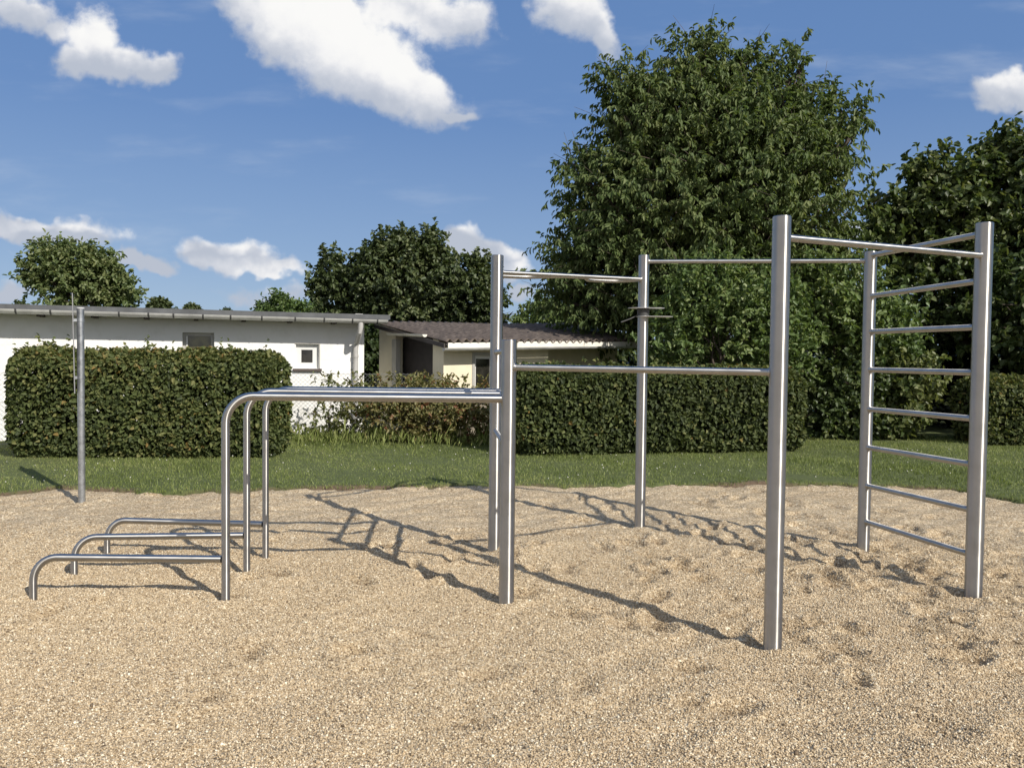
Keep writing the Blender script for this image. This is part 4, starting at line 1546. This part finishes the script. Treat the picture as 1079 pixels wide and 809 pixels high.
# ---- big trees on the right
CHERRY = foliage('cherry_leaves', (0.028, 0.051, 0.012), (0.075, 0.112, 0.028), (0.148, 0.178, 0.054), trans=0.28, rough=0.55, spec=0.3)
dC = 17.0
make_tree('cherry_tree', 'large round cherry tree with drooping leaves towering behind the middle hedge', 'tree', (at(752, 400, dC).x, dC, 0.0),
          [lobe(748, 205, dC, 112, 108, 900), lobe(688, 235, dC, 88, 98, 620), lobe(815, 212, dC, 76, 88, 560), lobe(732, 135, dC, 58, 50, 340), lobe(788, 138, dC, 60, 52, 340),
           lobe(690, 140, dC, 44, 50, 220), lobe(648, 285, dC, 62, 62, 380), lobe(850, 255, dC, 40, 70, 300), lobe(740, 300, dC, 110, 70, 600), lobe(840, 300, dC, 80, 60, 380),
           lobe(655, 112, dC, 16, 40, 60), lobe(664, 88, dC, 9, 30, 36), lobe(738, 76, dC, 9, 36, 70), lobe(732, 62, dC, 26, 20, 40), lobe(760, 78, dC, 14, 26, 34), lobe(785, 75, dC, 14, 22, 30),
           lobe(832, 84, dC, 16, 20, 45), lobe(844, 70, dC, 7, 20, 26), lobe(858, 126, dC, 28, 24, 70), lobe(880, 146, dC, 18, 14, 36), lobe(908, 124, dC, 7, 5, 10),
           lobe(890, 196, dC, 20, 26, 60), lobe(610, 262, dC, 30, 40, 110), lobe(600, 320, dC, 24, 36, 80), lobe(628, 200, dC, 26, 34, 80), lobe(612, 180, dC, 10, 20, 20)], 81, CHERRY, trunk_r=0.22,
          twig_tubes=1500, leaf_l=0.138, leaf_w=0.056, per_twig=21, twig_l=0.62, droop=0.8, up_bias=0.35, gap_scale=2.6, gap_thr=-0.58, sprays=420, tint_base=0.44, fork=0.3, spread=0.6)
BROAD = foliage('dark_broad_leaves', (0.022, 0.038, 0.010), (0.058, 0.088, 0.022), (0.130, 0.150, 0.045), trans=0.28)
dR = 18.0
make_tree('broadleaf_tree', 'dense dark broadleaf tree at the right edge behind the ladder of the exercise frame', 'tree', (at(1030, 420, dR).x, dR, 0.0),
          [lobe(1060, 224, dR, 58, 58, 460), lobe(998, 242, dR, 46, 60, 380), lobe(1064, 172, dR, 24, 18, 90), lobe(1000, 305, dR, 70, 56, 400), lobe(1085, 300, dR, 80, 90, 480),
           lobe(948, 258, dR, 24, 40, 150), lobe(938, 232, dR, 14, 22, 50), lobe(1130, 220, dR, 70, 84, 420), lobe(1050, 152, dR, 8, 8, 20), lobe(980, 186, dR, 18, 14, 50), lobe(1180, 300, dR, 90, 100, 380, dd=-2.0), lobe(955, 330, dR, 40, 50, 160),
           lobe(1120, 330, dR, 80, 60, 260, dd=-2.5)], 82, BROAD, trunk_r=0.2,
          leaf_l=0.15, leaf_w=0.12, per_twig=15, twig_l=0.55, droop=0.35, up_bias=0.25, gap_scale=3.0, gap_thr=-0.55, tint_base=0.42, fork=0.3)
# shrubs in front of the trees
LIME = foliage('bright_shrub_leaves', (0.032, 0.058, 0.014), (0.080, 0.128, 0.030), (0.150, 0.190, 0.052), trans=0.26)
make_tree('elder_shrub', 'bright green bushy shrub between the cherry tree and the middle hedge', 'shrub', (at(762, 420, 14.4).x, 14.4, 0.0),
          [lobe(765, 345, 14.4, 66, 58, 420), lobe(715, 362, 14.4, 40, 44, 220), lobe(800, 325, 14.4, 36, 36, 160), lobe(728, 318, 14.4, 26, 26, 90), lobe(750, 300, 14.4, 26, 22, 70), lobe(822, 355, 14.4, 34, 46, 170)], 83, LIME, trunk_r=0.05,
          leaf_l=0.10, leaf_w=0.06, per_twig=13, twig_l=0.36, droop=0.3, up_bias=0.6, gap_scale=4.5, gap_thr=-0.5, tint_base=0.46)
make_tree('hazel_shrub', 'yellowish green shrub behind the right end of the middle hedge, left of the ladder', 'shrub', (at(890, 420, 15.4).x, 15.4, 0.0),
          [lobe(880, 325, 15.4, 46, 40, 240), lobe(910, 345, 15.4, 40, 46, 220), lobe(858, 305, 15.4, 30, 26, 90), lobe(890, 295, 15.4, 30, 18, 80), lobe(935, 372, 15.4, 34, 40, 170)], 84, LIME, trunk_r=0.05,
          leaf_l=0.11, leaf_w=0.075, per_twig=12, twig_l=0.36, droop=0.3, up_bias=0.5, gap_scale=4.5, gap_thr=-0.5, tint_base=0.44)
make_tree('round_bush', 'mid green leafy bush seen through the ladder rungs at the back of the lawn', 'shrub', (at(950, 470, 14.9).x, 14.9, 0.0),
          [lobe(942, 415, 14.9, 30, 40, 250), lobe(962, 400, 14.9, 22, 22, 100), lobe(930, 445, 14.9, 22, 22, 100)], 85, BROAD, trunk_r=0.04,
          leaf_l=0.10, leaf_w=0.08, per_twig=11, twig_l=0.32, droop=0.3, up_bias=0.4, gap_scale=5, gap_thr=-0.5, tint_base=0.6)
make_tree('ivy_bush', 'dark ivy covered bush in the shade right of the middle hedge', 'shrub', (at(880, 470, 15.0).x, 15.0, 0.0),
          [lobe(875, 430, 15.0, 40, 38, 300), lobe(895, 400, 15.0, 36, 30, 160), lobe(905, 445, 15.0, 30, 26, 160)], 86, BROAD, trunk_r=0.04,
          leaf_l=0.09, leaf_w=0.08, per_twig=11, twig_l=0.26, droop=0.4, up_bias=0.1, gap_scale=5, gap_thr=-0.7, tint_base=0.34)
make_tree('shade_thicket', 'backdrop thicket with painted-in shade under the trees behind the ladder', 'thicket', (at(1010, 460, 18.8).x, 18.8, 0.0),
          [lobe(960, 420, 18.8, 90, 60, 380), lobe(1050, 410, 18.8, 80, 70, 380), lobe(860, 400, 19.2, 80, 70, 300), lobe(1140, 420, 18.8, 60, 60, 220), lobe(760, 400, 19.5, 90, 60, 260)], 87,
          foliage('painted_shade_leaves', (0.005, 0.008, 0.003), (0.009, 0.014, 0.004), (0.018, 0.024, 0.008), trans=0.0), trunk_r=0.05,  # shade under the trees painted in as near-black leaf colours
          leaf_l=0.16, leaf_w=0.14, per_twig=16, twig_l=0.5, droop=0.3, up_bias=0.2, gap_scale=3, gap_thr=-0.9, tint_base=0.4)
# ---- trees beyond the sheds
make_tree('ivy_bush', 'added dark bush standing in for the shade between the white shed and the cream shed', 'shrub', (at(392, 400, 18.2).x, 18.2, 0.0),
          [lobe(392, 372, 18.2, 26, 24, 260), lobe(392, 395, 18.2, 26, 22, 200)], 88, BROAD, trunk_r=0.04,  # bush added to darken the gap between the sheds
          leaf_l=0.12, leaf_w=0.1, per_twig=12, twig_l=0.26, droop=0.4, up_bias=0.1, gap_scale=5, gap_thr=-0.9, tint_base=0.2)
OAK = foliage('oak_leaves', (0.022, 0.036, 0.010), (0.055, 0.078, 0.022), (0.105, 0.125, 0.042), trans=0.2)
dO = 24.0
make_tree('oak_tree', 'broad dark green tree rising behind the corrugated roof, left of the tall steel posts', 'tree', (at(425, 400, dO).x, dO, 0.0),
          [lobe(430, 308, dO, 58, 44, 760), lobe(395, 290, dO, 32, 28, 280), lobe(438, 270, dO, 28, 18, 170), lobe(415, 258, dO, 18, 10, 70), lobe(485, 310, dO, 38, 34, 400), lobe(500, 288, dO, 16, 12, 70), lobe(348, 288, dO, 14, 20, 100), lobe(352, 312, dO, 20, 22, 130),
           lobe(455, 254, dO, 9, 6, 24), lobe(520, 324, dO, 16, 20, 90), lobe(400, 322, dO, 44, 26, 300), lobe(535, 334, dO, 14, 10, 50)], 91, OAK, trunk_r=0.2,
          leaf_l=0.14, leaf_w=0.105, per_twig=15, twig_l=0.42, droop=0.3, up_bias=0.35, gap_scale=2.6, gap_thr=-0.6, tint_base=0.42)
ASH = foliage('ash_leaves', (0.038, 0.062, 0.016), (0.085, 0.122, 0.034), (0.16, 0.185, 0.06), trans=0.25)
dA = 25.0
make_tree('garden_tree', 'loose mid green tree above the left end of the white shed roof', 'tree', (at(88, 400, dA).x, dA, 0.0),
          [lobe(75, 290, dA, 32, 20, 240), lobe(103, 298, dA, 28, 20, 220), lobe(46, 280, dA, 17, 13, 100), lobe(82, 274, dA, 22, 8, 90), lobe(126, 308, dA, 14, 13, 80), lobe(88, 312, dA, 42, 11, 180), lobe(34, 296, dA, 8, 9, 34), lobe(52, 264, dA, 10, 5, 30), lobe(112, 276, dA, 9, 6, 30)], 92, ASH, trunk_r=0.14,
          leaf_l=0.15, leaf_w=0.085, per_twig=14, twig_l=0.42, droop=0.2, up_bias=0.5, gap_scale=2.8, gap_thr=-0.5, tint_base=0.48)
for (nm, lab, cx, cy, d, rx, ry, n, mat, sd_) in [
    ('distant_tree', 'small dark distant tree just right of the garden tree, above the white shed roof', 168, 324, 60, 9, 7, 90, OAK, 101),
    ('distant_tree', 'tiny rounded distant tree above the white shed roof, over its wide dark window', 203, 327, 65, 6, 3, 60, OAK, 102),
    ('distant_tree', 'tiniest tree top above the white shed roof, between its two windows', 238, 331, 65, 4, 2, 30, OAK, 103),
    ('distant_tree', 'tiny distant tree top at the far left above the gutter', 20, 324, 60, 5, 3, 30, OAK, 104)]:
    make_tree(nm, lab, 'tree', (at(cx, 370, d).x, d, 0.0), [lobe(cx, cy, d, rx, ry, n), lobe(cx + rx * .5, cy + ry * .5, d, rx * .8, ry * .7, n // 2), lobe(cx - rx * .5, cy + ry * .6, d, rx * .7, ry * .6, n // 2)], sd_, mat, trunk_r=0.2,
              leaf_l=0.24, leaf_w=0.18, per_twig=14, twig_l=0.35, droop=0.2, up_bias=0.3, gap_scale=1.4, gap_thr=-0.8, tint_base=0.4)
dW = 34.0
make_tree('willow_shrub', 'pale green bushes above the right part of the white shed roof', 'shrub', (at(310, 370, dW).x, dW, 0.0),
          [lobe(290, 324, dW, 12, 9, 120), lobe(315, 331, dW, 24, 6, 140), lobe(282, 330, dW, 8, 7, 60), lobe(340, 334, dW, 18, 5, 80)], 105, LIME, trunk_r=0.1,
          leaf_l=0.18, leaf_w=0.10, per_twig=13, twig_l=0.42, droop=0.2, up_bias=0.6, gap_scale=2, gap_thr=-0.6, tint_base=0.4)
make_tree('willow_tree', 'pale feathery tree above the corrugated roof, left of the cherry tree', 'tree', (at(572, 370, 30).x, 30, 0.0),
          [lobe(575, 334, 30, 20, 10, 110), lobe(572, 324, 30, 7, 7, 30), lobe(600, 338, 30, 20, 9, 70), lobe(554, 340, 30, 10, 7, 40), lobe(630, 340, 30, 18, 9, 60)], 106, LIME, trunk_r=0.1,
          leaf_l=0.17, leaf_w=0.08, per_twig=13, twig_l=0.40, droop=0.3, up_bias=0.6, gap_scale=2.4, gap_thr=-0.4, tint_base=0.55)
# far treeline closing the horizon
r_ = np.random.default_rng(200)
m_ = 9000
fx = r_.uniform(-160, 160, m_)
P = np.stack([fx, r_.uniform(110, 125, m_), r_.uniform(0, 1, m_) ** 1.2 * (3.6 + 1.0 * vnoise(np.stack([fx, fx * 0, fx * 0], 1), 201, 0.25))], 1)
v, f = leaf_arrays(P, rdir(r_, m_), rdir(r_, m_) + np.array([0, -.4, .6]), r_.uniform(1.0, 1.8, m_), r_.uniform(.8, 1.4, m_))
tag(link_mesh('far_wood', v, f, OAK, tint=np.repeat(np.clip(r_.normal(.45, .2, m_), 0, 1), 2)), 'far treeline closing the horizon behind the sheds', 'wood', kind='stuff')

# repeats of one kind share a group
for o in scene.objects:
    if o.parent is None and 'label' in o:
        kind_name = o.name.split('.')[0]
        if kind_name == 'clipped_hedge':
            o['group'] = 'clipped hedges round the lawn'
        elif kind_name == 'distant_tree':
            o['group'] = 'small distant trees above the white shed roof'
        elif kind_name == 'wild_shrub':
            o['group'] = 'overgrown shrubs between the clipped hedges'
        elif kind_name == 'ivy_bush':
            o['group'] = 'dark bushes in the shade'
